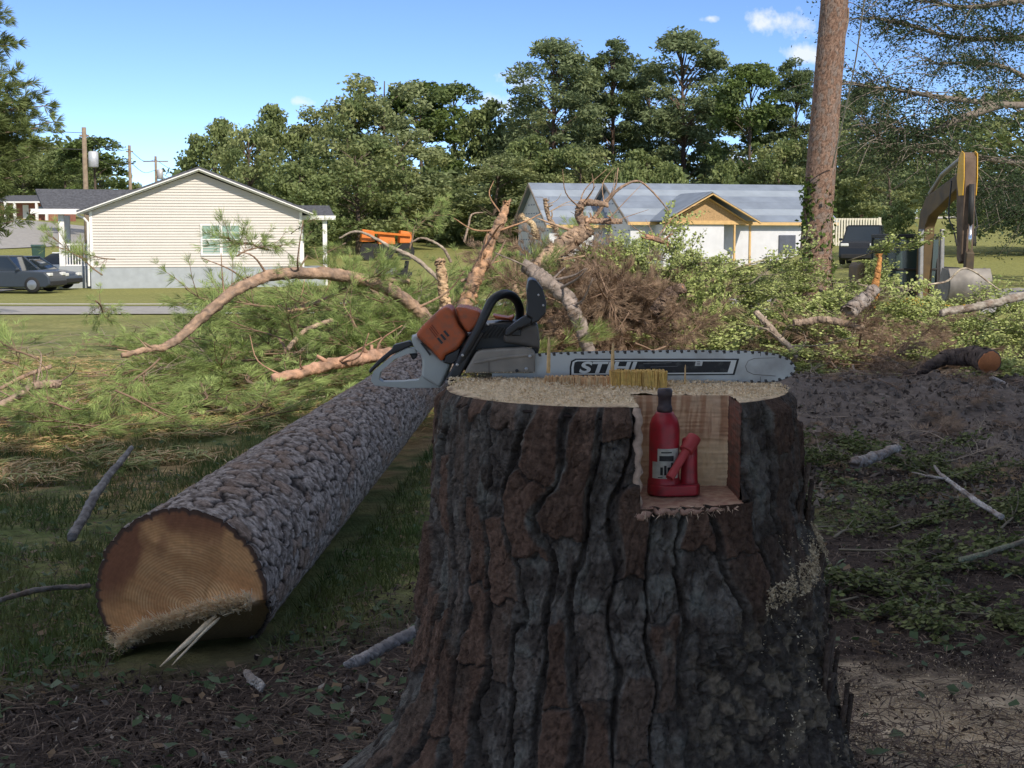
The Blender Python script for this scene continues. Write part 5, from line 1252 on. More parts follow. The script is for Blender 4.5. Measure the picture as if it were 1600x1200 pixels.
def solid(name, pts, y0, y1, mat, par=saw_, bev=.006, seg=3, conv=Z5, **kw):
    m = MB(); m.prism([W_(conv(*p), y0) for p in pts], (0, y1 - y0, 0)); return m.build(name, mat, par, bevel=bev, seg=seg, **kw)
solid('engine_body', [(600, 560), (760, 470), (860, 390), (1000, 380), (1060, 380), (1250, 385), (1262, 560), (1225, 700), (740, 722), (640, 670)], .045, .19, sblk, bev=.01)
solid('rear_cover', [(392, 462), (440, 400), (500, 340), (560, 287), (600, 266), (630, 264), (655, 300), (690, 385), (755, 468), (705, 540), (680, 565), (605, 600), (580, 655), (500, 560)], .0, .19, orng, bev=.014, seg=4, label='orange rear engine cover with three slots')
solid('top_cover', [(668, 266), (740, 272), (840, 298), (860, 340), (810, 410), (768, 455), (730, 415), (700, 365)], .012, .18, orng, bev=.012, seg=4)
solid('filter_cap', [(925, 330), (1040, 350), (1085, 335), (1075, 370), (960, 365)], .06, .16, orng, bev=.006)
rc = None
for (x0, y0) in ((600, 430), (578, 455), (556, 480)):
    solid('vent_slot', [(x0 - 12, y0 + 4), (x0 + 2, y0 - 4), (x0 + 34, y0 + 34), (x0 + 20, y0 + 42)], -.0015, .012, sblk, bev=0)
for k in range(3): solid('cover_groove', [(505 - 14 * k + 6 * k, 390 + 12 * k), (512 - 8 * k, 386 + 12 * k), (560 - 8 * k, 450 + 12 * k), (554 - 8 * k, 454 + 12 * k)], -.0008, .012, pmat('groove', (.22, .05, .02), .6), bev=0)
solid('lower_panel', [(605, 602), (680, 567), (712, 545), (690, 640), (650, 665), (590, 656)], .004, .1, sblk, bev=.004)
# rear handle loop
outer = [(355, 480), (400, 468), (450, 530), (560, 625), (645, 668), (610, 770), (560, 846), (330, 850), (95, 832), (66, 795), (85, 730), (210, 625), (330, 565), (395, 572)]
inner = [(400, 590), (412, 598), (420, 612), (428, 640), (432, 680), (430, 750), (405, 792), (300, 803), (150, 806), (124, 788), (135, 735), (235, 645), (330, 606), (390, 600)]
m = MB(); m.ring([W_(Z5(*p), .07) for p in outer], [W_(Z5(*p), .07) for p in inner], (0, .045, 0)); m.build('rear_handle', sgry, saw_, bevel=.008, seg=3, label='pale grey rear handle loop')
solid('handle_flank', [(355, 480), (400, 470), (452, 532), (560, 625), (640, 670), (600, 760), (560, 840), (430, 760), (440, 650), (425, 600), (380, 560)], .03, .15, sgry, bev=.012)
solid('flank_slot', [(425, 520), (440, 522), (500, 600), (492, 612)], .026, .06, sblk, bev=0)
solid('grip', [(48, 728), (120, 650), (215, 570), (225, 545), (340, 515), (372, 548), (330, 562), (208, 618), (92, 716), (60, 750)], .074, .111, sblk, bev=.006)
solid('throttle_trigger', [(330, 600), (400, 610), (385, 640), (360, 655), (345, 625)], .083, .102, sblk, bev=.004)
# front handlebar: a thick bent tube wrapping over the body
hbp = [W_(Z5(640, 770), .012), W_(Z5(700, 660), .0), W_(Z5(760, 545), -.008), W_(Z5(830, 420), -.01), W_(Z5(885, 305), -.006), W_(Z5(930, 220), .004), W_(Z5(990, 183), .03), W_(Z5(1050, 190), .08), W_(Z5(1100, 240), .15), W_(Z5(1125, 330), .19), W_(Z5(1100, 430), .20)]
m = MB(); m.tube([Vector(p) for p in crv(hbp, 40)], [.0115] * 40, 16); m.build('front_handlebar', sblk, saw_, smooth=True)
solid('handlebar_bracket', [(845, 420), (880, 440), (790, 590), (700, 765), (605, 775), (650, 690), (720, 585)], -.012, .02, sblk, bev=.006)
for p in ((725, 597), (688, 662)):
    m = MB(); c = W_(Z5(*p), -.016); m.lathe([(.0015, -.003), (.0036, -.002), (.0036, .003), (.001, .004)], c, 14, 'Y'); m.build('screw', screw, saw_)
m = MB(); m.lathe([(.001, -.003), (.003, -.002), (.003, .003), (.001, .004)], W_(Z5(902, 383), -.012), 12, 'Y'); m.build('screw', screw, saw_)
# hand guard
solid('hand_guard', [(1180, 78), (1205, 70), (1235, 82), (1280, 140), (1304, 230), (1300, 310), (1252, 362), (1200, 384), (1205, 345), (1165, 320), (1176, 240), (1168, 150)], -.015, .20, sblk, bev=.012, seg=4)
solid('guard_arm', [(1010, 462), (1020, 425), (1085, 372), (1165, 318), (1215, 345), (1200, 384), (1100, 425), (1040, 470)], -.012, .03, sblk, bev=.008)
for p in ((1250, 180), (1283, 252)):
    m = MB(); m.lathe([(.001, -.003), (.0028, -.002), (.0028, .003), (.001, .004)], W_(Z5(*p), -.016), 12, 'Y'); m.build('screw', screw, saw_)
# cooling fins
for k in range(5): solid('cooling_fin', [(848 + 30 * k, 490 - 2 * k), (858 + 30 * k, 496 - 2 * k), (935 + 22 * k, 405 + 4 * k), (925 + 22 * k, 400 + 4 * k)], .034, .05, pmat('fin', (.05, .048, .046), .5), bev=.001, seg=1)
solid('muffler', [(1010, 470), (1040, 410), (1100, 425), (1190, 385), (1245, 390), (1258, 470), (1262, 565), (1160, 540), (1000, 515)], .01, .16, smag, bev=.012)
solid('muffler_port', [(1070, 420), (1125, 420), (1130, 468), (1062, 468)], .004, .03, sblk, bev=.003)
solid('sprocket_cover', [(735, 722), (775, 650), (820, 572), (860, 560), (1150, 543), (1205, 555), (1228, 580), (1226, 720)], -.022, .03, scov, bev=.008, seg=3, label='dusty grey brown sprocket cover')
solid('cover_ridge', [(800, 640), (1000, 600), (1225, 580), (1225, 600), (1000, 622), (800, 660)], -.0255, -.01, scov, bev=.003)
solid('cover_seam', [(905, 632), (911, 631), (911, 715), (905, 716)], -.0235, -.01, smag, bev=0)
for p in ((1190, 602), (1100, 700), (1165, 688)):
    m = MB(); m.lathe([(.001, -.004), (.0045, -.003), (.0045, .003), (.001, .004)], W_(Z5(*p), -.026), 6, 'Y'); m.build('bar_nut', sblk if p[0] == 1100 else screw, saw_)
# guide bar outline with rounded nose
top_ = [(-260, 205), (0, 190), (300, 178), (700, 172), (1000, 172), (1250, 178), (1350, 192)]
nose = [(1400, 208), (1440, 232), (1462, 262), (1462, 292), (1440, 318), (1400, 336), (1350, 350)]
bot = [(1200, 358), (1000, 364), (700, 368), (300, 368), (0, 366), (-260, 360)]
bar = MB(); bar.prism([W_(Z6(*p), -.002) for p in top_ + nose + bot], (0, .0048, 0)); baro = bar.build('guide_bar', sbar, saw_, bevel=.0006, seg=1, label='long grey steel guide bar with dark printed label')
def bprint(name, pts, y, mat):
    m = MB(); m.prism([W_(Z6(*p), y) for p in pts], (0, .0004, 0)); return m.build(name, mat, baro)
bprint('label_border', [(182, 268), (190, 232), (215, 219), (1145, 219), (1118, 312), (182, 318)], -.0026, sprn)
bprint('label_stripe', [(192, 268), (199, 238), (220, 227), (1130, 227), (1108, 304), (192, 310)], -.0031, spw)
bprint('label_field', [(205, 268), (210, 240), (226, 234), (1098, 234), (1078, 297), (205, 303)], -.0036, sprn)
bprint('label_emblem', [(898, 232), (938, 232), (932, 260), (892, 260)], -.0041, pmat('bar_print_grey', (.45, .46, .45), .5))
for z_ in (238, 247, 255): bprint('label_mark', [(905, z_ - 3), (922, z_ - 3), (921, z_), (904, z_)], -.0046, sprn)
for k, (a, b) in enumerate(((690, 700), (730, 735))): bprint('label_scratch', [(a - 90, 245 + k * 20), (b + 60, 240 + k * 20), (b + 60, 243 + k * 20), (a - 90, 249 + k * 20)], -.0041, pmat('scratch', (.12, .12, .12), .5))
fc = bpy.data.curves.new('maker_lettering', 'FONT'); fc.body = 'STIHL'; fc.size = .0385; fc.shear = .22; fc.offset = .0012; fc.space_character = 1.0; fc.extrude = .0002
ft = bpy.data.objects.new('lettering_source', fc); COL.objects.link(ft); bpy.context.view_layer.update()
fme = bpy.data.meshes.new_from_object(ft); bpy.data.objects.remove(ft); fme.materials.clear()
fw = max(v.co.x for v in fme.vertices)
fo = link('maker_lettering', fme, spw, baro); w0 = W_(Z6(232, 298), -.0042); fo.location = w0; fo.rotation_euler = (R(90), 0, 0)
fo.scale = ((W_(Z6(590, 298)).x - w0.x) / fw, 1.0, 1)
m = MB(); tip_o = [(1350, 214), (1230, 218), (1195, 232), (1180, 262), (1190, 292), (1225, 308), (1350, 318)]
m.tube([W_(Z6(*p), -.0024) for p in tip_o], .0007, 4); m.build('nose_seam', smag, baro)
for p in ((1265, 192), (1265, 335)):
    m = MB(); m.tube([W_(Z6(p[0], p[1] - 12), -.0024), W_(Z6(p[0], p[1] + 12), -.0024)], .0007, 4); m.build('nose_seam', smag, baro)
# chain: links with cutters around the bar edge
loop = np.array([list(W_(Z6(*p), .0004)) for p in top_ + nose + bot]); path = crv([Vector(p) for p in loop], 400); seg = np.linalg.norm(np.diff(path, axis=0), axis=1); Ls = np.concatenate([[0], np.cumsum(seg)])
cn = NB(); npitch = int(Ls[-1] / .0089)
box8 = np.array([[x_, y_, z_] for z_ in (-1, 1) for y_ in (-1, 1) for x_ in (-1, 1)], float) * .5; bf6 = [[0, 2, 3, 1], [4, 5, 7, 6], [0, 1, 5, 4], [2, 6, 7, 3], [0, 4, 6, 2], [1, 3, 7, 5]]
for k in range(npitch):
    s0_ = (k + .5) * Ls[-1] / npitch; p = np.array([np.interp(s0_, Ls, path[:, i]) for i in range(3)]); p2 = np.array([np.interp(min(s0_ + .004, Ls[-1]), Ls, path[:, i]) for i in range(3)]); t_ = p2 - p; t_ /= np.linalg.norm(t_) + 1e-9
    nrm = np.cross(t_, [0, -1, 0]); yv = np.array([0, 1.0, 0])
    for (cx, cz, lx, ly, lz) in ([(0, .0020, .0078, .0062, .0046)] if k % 2 else [(0, .0022, .0070, .0030, .0050)]) + ([(.001, .0056, .0062, .0058, .0042)] if k % 4 == 1 else []) :
        Vb = p + (box8[:, :1] * lx + cx) * t_ + box8[:, 1:2] * ly * yv + (box8[:, 2:3] * lz + cz) * nrm
        cn.add(Vb, [bf6], np.array([.05, .046, .044]) * (1 if k % 2 else 1.8))
link('saw_chain', cn.mesh('saw_chain'), vmat('chain_metal', rough=.4, spec=.6), saw_, 'dark toothed saw chain around the bar', kind='stuff')

sdn = NB(); rs_ = np.random.default_rng(8)
ns_ = 900; sxp_ = 600 + 250 * rs_.random(ns_); pts_ = []
for (xa_, ya_, xb_, yb_, yy0, yy1, cnt) in ((395, 462, 560, 287, .0, .19, 160), (668, 262, 840, 296, .012, .18, 120), (820, 568, 1205, 550, -.022, .03, 260), (740, 716, 1226, 716, -.026, -.02, 160), (66, 806, 560, 838, .07, .115, 60)):
    for _ in range(cnt):
        t_ = rs_.random(); q_ = W_(Z5(xa_ + (xb_ - xa_) * t_, ya_ + (yb_ - ya_) * t_), yy0 + (yy1 - yy0) * rs_.random()); pts_.append((q_.x, q_.y, q_.z + .0012))
crumbs(sdn, np.array(pts_), .0008, .0028, (.55, .43, .28), (.80, .68, .48), rs_)
link('sawdust', sdn.mesh('sawdust'), lip_m, saw_, 'crumbs of sawdust lying on the saw body', kind='stuff')
# ------------------------------------------------------------------ bottle jack
jk = P(1037, 779, 3.17); jz = NZ + .002
jack = empty('bottle_jack', (jk.x, 3.17, jz), 0, 'red hydraulic bottle jack standing in the stump notch', 'jack')
jred = pmat('jack_red', (.30, .014, .024), .4, var=.12, scale=45, spec=.45, dirt=(.17, .022, .026), dirtamt=.3); jred2 = pmat('jack_red_faded', (.40, .060, .062), .4, var=.15, scale=25); jdk = pmat('jack_cap', (.07, .055, .058), .5, metal=.4)
sj = 1 / SX(3.17)
m = MB(); m.lathe([(.030, .0), (.0365, .004), (.0375, .030), (.0355, .036), (.0345, .040), (.0345, .150), (.0335, .160), (.029, .174), (.0215, .184), (.0205, .188)], (0, 0, 0), 40); m.build('reservoir', jred, jack, smooth=True)
m = MB(); out = []
for k in range(16): a = math.pi / 2 + math.pi * k / 15; out.append((.038 * math.cos(a), .042 * math.sin(a), 0))
out += [(.030, -.042, 0), (.072, -.030, 0), (.080, -.018, 0), (.080, .02, 0), (.070, .032, 0), (.03, .042, 0)]
m.prism(out, (0, 0, .026)); m.build('base', jred, jack, bevel=.004, seg=3)
m = MB(); m.lathe([(.0165, .188), (.0178, .192), (.0172, .198), (.0160, .201), (.0150, .204), (.0150, .222), (.0168, .224), (.0172, .236), (.0150, .241), (.002, .242)], (0, 0, 0), 28); m.build('ram_cap', jdk, jack, smooth=True)
m = MB(); m.lathe([(.019, .02), (.021, .026), (.0195, .034), (.0185, .060), (.0180, .118), (.016, .128), (.006, .132)], (.057, -.004, 0), 28); m.build('pump_cylinder', jred, jack, smooth=True)
# handle socket tube pointing down to the viewer's left
ha = Vector((.062, -.008, .122)); hb_ = Vector((.006, -.062, .046))
m = MB(); d_ = (hb_ - ha).normalized()
m.tube([ha - d_ * .012, ha + d_ * .03], [.0165, .0165], 18); m.build('socket_collar', jred2, jack, smooth=False, bevel=.002)
pts = [ha + d_ * .0, hb_]; m = MB(); L8 = 20
for (r0_, r1_) in ((.0098, .0098),):
    u_ = d_.orthogonal().normalized(); w_ = d_.cross(u_); v8 = []
    for (c, rr8) in ((ha, .0098), (hb_, .0098), (hb_, .0070), (hb_ - d_ * .03, .0068)):
        v8 += [c + (u_ * math.cos(6.2832 * k / L8) + w_ * math.sin(6.2832 * k / L8)) * rr8 for k in range(L8)]
    m.add(v8, [(i * L8 + k, i * L8 + (k + 1) % L8, (i + 1) * L8 + (k + 1) % L8, (i + 1) * L8 + k) for i in range(3) for k in range(L8)] + [tuple(range(3 * L8, 4 * L8))])
m.build('handle_socket', jred2, jack, smooth=False)
# paper sticker wrapped on the reservoir, with printed marks
def wrapq(name, a0, a1, z0, z1, rr9, mat, par):
    m = MB(); n = 14; v = []
    for k in range(n + 1):
        a = a0 + (a1 - a0) * k / n; v += [(rr9 * math.sin(a), -rr9 * math.cos(a), z0), (rr9 * math.sin(a), -rr9 * math.cos(a), z1)]
    m.add(v, [(2 * k, 2 * k + 2, 2 * k + 3, 2 * k + 1) for k in range(n)]); return m.build(name, mat, par, smooth=True)
pap = pmat('sticker_white', (.40, .41, .37), .55, var=.2, scale=60)
stk = wrapq('sticker', -.95, 1.0, .040, .078, .0349, pap, jack); wrapq('sticker', -.55, 1.0, .078, .108, .0349, pap, jack)
for (a0, a1, z0, z1) in ((-.42, .55, .080, .092), (-.35, -.18, .048, .066), (-.1, .05, .048, .070), (.12, .6, .044, .066), (.35, .5, .066, .076), (-.3, .4, .098, .101), (-.5, -.2, .0415, .0435)):
    wrapq('print_mark', a0, a1, z0, z1, .0352, sprn, stk)

# ------------------------------------------------------------------ brush: bough meshes shared by the heaps
def bough(kind, seed, Lb=2.0):
    r = np.random.default_rng(seed); b = NB()
    bc = {'pine': (.24, .165, .11), 'leaf': (.21, .18, .13), 'dead': (.25, .17, .12), 'sprig': (.16, .14, .10), 'twig': (.30, .24, .18)}[kind]
    cp = [np.array([0, 0, 0.])]; d = np.array([1, 0, .12])
    for k in range(5): d = d + r.normal(size=3) * np.array([.05, .22, .16]); d /= np.linalg.norm(d); cp.append(cp[-1] + d * Lb / 5)
    pts = crv(cp, 18); V, f = rtube(pts, np.linspace(.028, .008, 18) * (Lb / 2), 6, .15, seed); b.add(V, f, np.array(bc))
    T, D = [], []
    nt_ = {'pine': 20, 'leaf': 22, 'sprig': 22, 'dead': 20, 'twig': 14}[kind]
    for k in range(nt_):
        i = 3 + int(r.random() * 14); base = pts[i]; d = (pts[min(i + 1, 17)] - pts[i - 1]); d /= np.linalg.norm(d); d = d + rdir(1, r)[0] * np.array([.9, .9, .7]) + [0, 0, .1]; d /= np.linalg.norm(d)
        L_ = (.3 + .5 * r.random()) * Lb / 2; e = base + d * L_ + [0, 0, .08 * L_]; tw = crv([base, (base + e) / 2 + rdir(1, r)[0] * .05, e], 7)
        V, f = rtube(tw, np.linspace(.010, .005, 7), 4, .1, k); b.add(V, f, np.array(bc) * 1.1)
        if kind in ('pine', 'dead'):
            for q in (3, 5, 6): T.append(tw[q] + r.normal(size=3) * .03); D.append(d + rdir(1, r)[0] * .5)
        elif kind in ('leaf', 'sprig'):
            m = 26; tt = .25 + .85 * r.random(m); c = base + np.outer(tt, e - base) + r.normal(size=(m, 3)) * .055
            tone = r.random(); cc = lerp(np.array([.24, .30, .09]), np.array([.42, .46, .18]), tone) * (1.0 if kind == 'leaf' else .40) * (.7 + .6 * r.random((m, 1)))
            leaf_quads(b, c, .095 * (.7 + .6 * r.random(m)), cc, r, .15, .7)
    if T:
        T = np.array(T); D = np.array(D); D /= np.linalg.norm(D, axis=1)[:, None]
        if kind == 'pine': needles(b, T, D, 26, .25, .0085, (.27, .345, .115), r, .62, .18)
        else: needles(b, T, D, 30, .24, .0075, (.29, .205, .14), r, .55, .45, .35)
    return b.mesh('bough')
brush_m = vmat('brush', rough=.65, spec=.2, transl=.12, var=.15, scale=6)
BM = {k: [bough(k, 900 + 10 * i + j, 2.0 if k != 'twig' else 1.8) for j in range(5)] for i, k in enumerate(('pine', 'leaf', 'dead', 'twig', 'sprig'))}
hr = np.random.default_rng(123)
def put(par, kind, p, sc=1.0, tilt=.35, zs=.5):
    o = link({'pine': 'pine_bough', 'leaf': 'leafy_bough', 'sprig': 'leafy_sprig', 'dead': 'dead_bough', 'twig': 'bare_branch'}[kind], BM[kind][int(hr.integers(5))], brush_m, par)
    o.location = Vector(p) - par.location; o.rotation_euler = (hr.normal() * tilt + (3.14 if hr.random() < .5 else 0), hr.normal() * tilt * .7, hr.random() * 6.28); o.scale = (sc, sc, sc * zs); return o
def heap(name, label, cat):
    return empty(name, (0, 0, 0), 0, label, cat, None, 'stuff')
hp1 = heap('pine_brush', 'heap of green pine boughs with long needles left of the stump', 'brush')
# low scatter on the left ground
for k in range(165):
    px = -80 + 780 * hr.random(); Yd = 11.5 + 14 * hr.random() ** 1.1; xw = P(px, 372, Yd).x
    if Yd < 11.6 + 1.05 * (xw + 3.9): continue
    if abs(xw - (-1.41 + .062 * (Yd - 6))) < .7 and Yd < 18: continue
    put(hp1, 'pine' if hr.random() < .86 else 'twig', (xw, Yd, Gs(xw, Yd) + .04 + .16 * hr.random()), .42 + .42 * hr.random(), .16, .38)
# the fallen crown
for k in range(210):
    px = 330 + 420 * hr.random(); Yd = 17.5 + 7 * hr.random(); xw = P(px, 372, Yd).x; hmax = 1.25 * math.exp(-((px - 590) / 190) ** 2)
    put(hp1, 'pine' if hr.random() < .82 else 'twig', (xw, Yd, Gs(xw, Yd) + hmax * hr.random() ** 1.2), .5 + .4 * hr.random(), .4)
for (px, py, Yd, sc) in [(150, 470, 15, .5), (160, 430, 15.5, .45), (180, 405, 16, .35), (370, 400, 20, .7), (420, 390, 21, .8), (300, 500, 16, .7), (250, 560, 14, .6), (60, 560, 14.5, .7), (20, 580, 13.5, .6), (180, 610, 13, .6), (110, 640, 12.3, .5),
                         (480, 400, 22, .7), (640, 390, 22, .7), (540, 380, 23, .6), (455, 365, 22, .4), (620, 560, 17, .6), (560, 520, 17, .7), (500, 470, 18, .8), (430, 480, 18, .8)]:
    p = P(px, py, Yd); put(hp1, 'pine', p, sc * .75, .7, 1.0)
hp2 = heap('dead_needle_brush', 'brown tangle of dead needles and roots behind the chainsaw', 'brush')
for k in range(150):
    px = 845 + 180 * hr.random(); Yd = 18.5 + 3.5 * hr.random(); xw = P(px, 372, Yd).x; hmax = 1.6 * math.exp(-((px - 930) / 80) ** 2)
    put(hp2, 'dead', (xw, Yd, Gs(xw, Yd) + hmax * hr.random()), .42 + .3 * hr.random(), .6, .8)
hp4 = heap('dead_needle_brush', 'brown dead needle boughs on the ground in front of the excavator', 'brush')
for k in range(60):
    px = 1270 + 210 * hr.random(); Yd = 18.2 + 3.0 * hr.random(); xw = P(px, 372, Yd).x; hmax = .40 * math.exp(-((px - 1390) / 80) ** 2)
    put(hp4, 'dead', (xw, Yd, Gs(xw, Yd) + hmax * hr.random()), .40 + .3 * hr.random(), .25, .6)
hp3 = heap('leafy_brush', 'long heap of leafy green boughs below the unfinished house and excavator', 'brush')
for k in range(470):
    px = 1010 + 660 * hr.random(); Yd = 19.5 + 9 * hr.random(); xw = P(px, 372, Yd).x
    if 1375 < px < 1500 and hr.random() < .5: continue
    hmax = (.6 if 1370 < px < 1520 else 1.0) * 1.55 * (1 - .62 * float(sst(1330, 1420, np.array(px)))) * (.6 + .4 * math.sin(px * .02) ** 2) * sst(19, 23, np.array(Yd))
    put(hp3, 'leaf' if hr.random() < .80 else 'twig', (xw, Yd, Gs(xw, Yd) + float(hmax) * hr.random() ** .8), .45 + .4 * hr.random(), .3, .5)
for k in range(85):
    px = 985 + 120 * hr.random(); Yd = 20.5 + 3 * hr.random(); xw = P(px, 372, Yd).x; put(hp3, 'leaf', (xw, Yd, Gs(xw, Yd) + 1.75 * hr.random() * math.exp(-((px - 1025) / 60) ** 2)), .4 + .3 * hr.random(), .6, .8)
for k in range(26):
    px = 800 + 120 * hr.random(); Yd = 21 + 3 * hr.random(); xw = P(px, 372, Yd).x; put(hp3, 'leaf' if k % 2 else 'pine', (xw, Yd, Gs(xw, Yd) + .8 + .7 * hr.random()), .35 + .25 * hr.random(), .6, .8)
for k in range(60):
    px = 1060 + 540 * hr.random(); Yd = 18.0 + 2.5 * hr.random(); xw = P(px, 372, Yd).x; put(hp3, ('twig', 'leaf', 'leaf', 'dead')[k % 4], (xw, Yd, Gs(xw, Yd) + .04 + .15 * hr.random()), .4 + .35 * hr.random(), .15, .4)
for k in range(46):     # bits of dead brush on the dirt bank
    px = 1260 + 400 * hr.random(); Yd = 11 + 7 * hr.random(); xw = P(px, 372, Yd).x; put(hp4, ('twig', 'dead')[k % 2], (xw, Yd, Gs(xw, Yd) + .05), .18 + .25 * hr.random(), .12, .5)
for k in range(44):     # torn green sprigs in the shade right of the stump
    px = 1250 + 330 * hr.random(); Yd = [6.5, 8.0, 9.5, 11.0][k % 4] + hr.random(); xw = P(px, 372, Yd).x; put(hp3, 'sprig', (xw, Yd, Gs(xw, Yd) + .03), .30 + .22 * hr.random(), .12, .5)

# ------------------------------------------------------------------ single limbs one can tell apart
def limb(name, cps, radii, label, n=90, col=(.34, .23, .16), col2=(.20, .15, .12), seed=1, cat='branch', jag=0.0, sides=16, cuts=None):
    pts = crv([Vector(P(*c)) for c in cps], n); rq_ = np.random.default_rng(seed + 50); radii = [q_ * (.78 if q_ > .03 else 1.0) for q_ in radii]; rm_ = float(np.mean(radii))
    wob_ = np.cumsum(rq_.normal(size=(n, 3)), 0) * rm_ * .05; wob_ -= np.linspace(0, 1, n)[:, None] * wob_[-1]; pts = pts + wob_; r_ = np.interp(np.linspace(0, 1, n), np.linspace(0, 1, len(radii)), radii)
    o0 = pts[0].copy(); V, f = rtube(pts - o0, r_, sides, .16, seed)
    ctr_ = np.vstack([np.repeat(pts - o0, sides, 0), pts[:1] - o0, pts[-1:] - o0]); ang_ = np.concatenate([np.tile(np.arange(sides) / sides, n), [0, 0]]); ln_ = np.concatenate([np.repeat(np.linspace(0, n / 6.0, n), sides), [0, 0]])
    F1_, F2_, I_ = cell(ang_ * 5.0 + .4 * fbm(ang_ * 9, ln_ * 2, 2, seed), ln_ * .9, seed); V = ctr_ + (V - ctr_) * (1 + .20 * (sst(.02, .25, F2_ - F1_) - .7) + .12 * (I_ - .5))[:, None]
    nz_ = fbm(V[:, 0] * 9 + V[:, 1] * 4, V[:, 2] * 9 + V[:, 1] * 5, 4, seed); c = mixcol(np.array(col) * 1.15, np.array(col2), np.clip(sst(.38, .62, nz_) * .6 + .6 * (1 - sst(.02, .2, F2_ - F1_)), 0, 1))
    o = empty(name, o0, 0, label, cat)
    if jag:
        m = (n - 3) * sides; rj = np.random.default_rng(seed); V[m:, :] += rj.normal(size=V[m:].shape) * jag * .4; V[m:-2] += np.array(pts[-1] - pts[-4]) * rj.random((len(V) - m - 2, 1)) * jag * 8
    link('wood', npmesh('wood', V, f, c, True), bark_m, o)
    if rm_ > .03 and n >= 90 and cat == 'branch' and seed not in (5, 23, 24, 25, 31, 33):
        tb2 = NB()
        for k_ in range(9):
            i_ = int(rq_.integers(6, n - 6)); d_ = rdir(1, rq_)[0]; d_[2] = abs(d_[2]) * .6 + .1; big_ = k_ < 3; L9 = (.10 + .12 * rq_.random()) if big_ else (.3 + .7 * rq_.random()); p_ = pts[i_] - o0; e_ = p_ + d_ * L9; m_ = (p_ + e_) / 2 + rdir(1, rq_)[0] * L9 * .15
            V2, f2_ = rtube(crv([p_, m_, e_], 9), np.linspace(r_[i_] * (.45 if big_ else .22), r_[i_] * (.28 if big_ else .07), 9), 6, .2, k_); tb2.add(V2, f2_, np.array(col) * (.8 + .3 * rq_.random()))
        link('twigs', tb2.mesh('twigs'), bark_m, o, kind='stuff')
    if cuts is not None:
        e = pts[-1] - o0; d = pts[-1] - pts[-3]; d /= np.linalg.norm(d); Vc, fc_ = rtube(np.array([e - d * .01, e + d * .012]), r_[-1] * .97, 14, .05, 2)
        link('cut_end', npmesh('cut_end', Vc, fc_, np.tile(cuts, (len(Vc), 1))), wood_m, o)
    return o
limb('fallen_limb', [(672, 505, 18.2), (640, 475, 18), (590, 446, 17.6), (520, 430, 17.2), (450, 429, 16.8), (385, 446, 16.4), (320, 492, 16), (265, 537, 15.6), (232, 545, 15.5), (190, 555, 15.3)], [.11, .105, .1, .095, .09, .085, .075, .06, .04, .03], 'long arching bare limb curving down to the left of the saw', seed=3, n=160)
limb('fallen_limb', [(722, 492, 18.6), (742, 440, 18.7), (762, 392, 18.8), (780, 350, 18.9), (792, 316, 19)], [.14, .12, .105, .085, .05], 'upright broken limb with jagged reddish tip above the chainsaw', seed=4, jag=.05, col=(.42, .25, .15))
limb('fallen_limb', [(694, 496, 18.4), (692, 455, 18.4), (688, 408, 18.4)], [.10, .085, .08], 'short splintered upright stub left of the upright broken limb', seed=5, jag=.05, col=(.48, .34, .21), col2=(.36, .24, .15))
limb('fallen_limb', [(800, 470, 19.5), (835, 425, 19.6), (880, 386, 19.8), (918, 356, 20)], [.13, .16, .17, .14], 'thick pale limb leaning up to the right with cut end', seed=6, col=(.40, .28, .19), cuts=(.52, .36, .2))
limb('fallen_limb', [(818, 414, 18.0), (845, 434, 17.9), (880, 462, 17.8), (905, 500, 17.7), (920, 550, 17.6)], [.10, .13, .125, .11, .10], 'grey barked limb curving down behind the hand guard', seed=7, col=(.28, .23, .2), col2=(.17, .145, .13))
limb('fallen_limb', [(910, 350, 20), (906, 325, 20), (922, 316, 20), (950, 320, 20)], [.07, .075, .06, .045], 'short crooked limb fork at the top of the pale leaning limb', seed=8, col=(.36, .24, .16))
limb('fallen_limb', [(915, 346, 20), (945, 345, 20), (972, 346, 20)], [.055, .05, .045], 'short horizontal stub on top of the brown root heap', seed=9, col=(.40, .26, .17))
limb('dead_branch', [(925, 345, 20.3), (950, 312, 20.3), (975, 290, 20.3), (1000, 284, 20.4), (1025, 305, 20.4), (1045, 330, 20.5)], [.03, .026, .02, .014, .012, .008], 'thin arching dead branch against the unfinished roof', seed=10)
limb('dead_branch', [(948, 318, 20.3), (962, 290, 20.3), (966, 262, 20.3)], [.016, .012, .007], 'thin upright dead twig left of the arching dead branch', seed=11)
limb('fallen_limb', [(610, 552, 15.6), (560, 562, 15.2), (500, 575, 14.8), (425, 592, 14.4)], [.09, .085, .08, .06], 'reddish limb lying left of the rear handle', seed=12, col=(.42, .25, .17), col2=(.30, .20, .15))
limb('fallen_limb', [(95, 600, 12.9), (60, 604, 12.8), (25, 622, 12.5), (-30, 645, 12.3)], [.045, .05, .045, .04], 'brown broken branch at the left edge in the sun', seed=13, col=(.34, .25, .19))
limb('dead_branch', [(80, 572, 13.4), (40, 588, 13.2), (-10, 612, 13)], [.02, .02, .015], 'thin brown branch just above the broken one at the left edge', seed=14)
limb('fallen_limb', [(600, 470, 19.2), (560, 437, 19.2), (500, 428, 19.2), (640, 440, 19.3)][::-1], [.05, .05, .04, .03], 'smaller limb crossing behind the long arching limb', seed=15, col=(.36, .25, .17))
limb('dead_branch', [(690, 440, 18.9), (650, 405, 18.9), (610, 385, 18.9), (560, 362, 18.9), (530, 372, 18.9)], [.035, .03, .022, .016, .01], 'grey dead branch reaching up left above the arching limb', seed=16, col=(.36, .30, .24), col2=(.24, .2, .17))
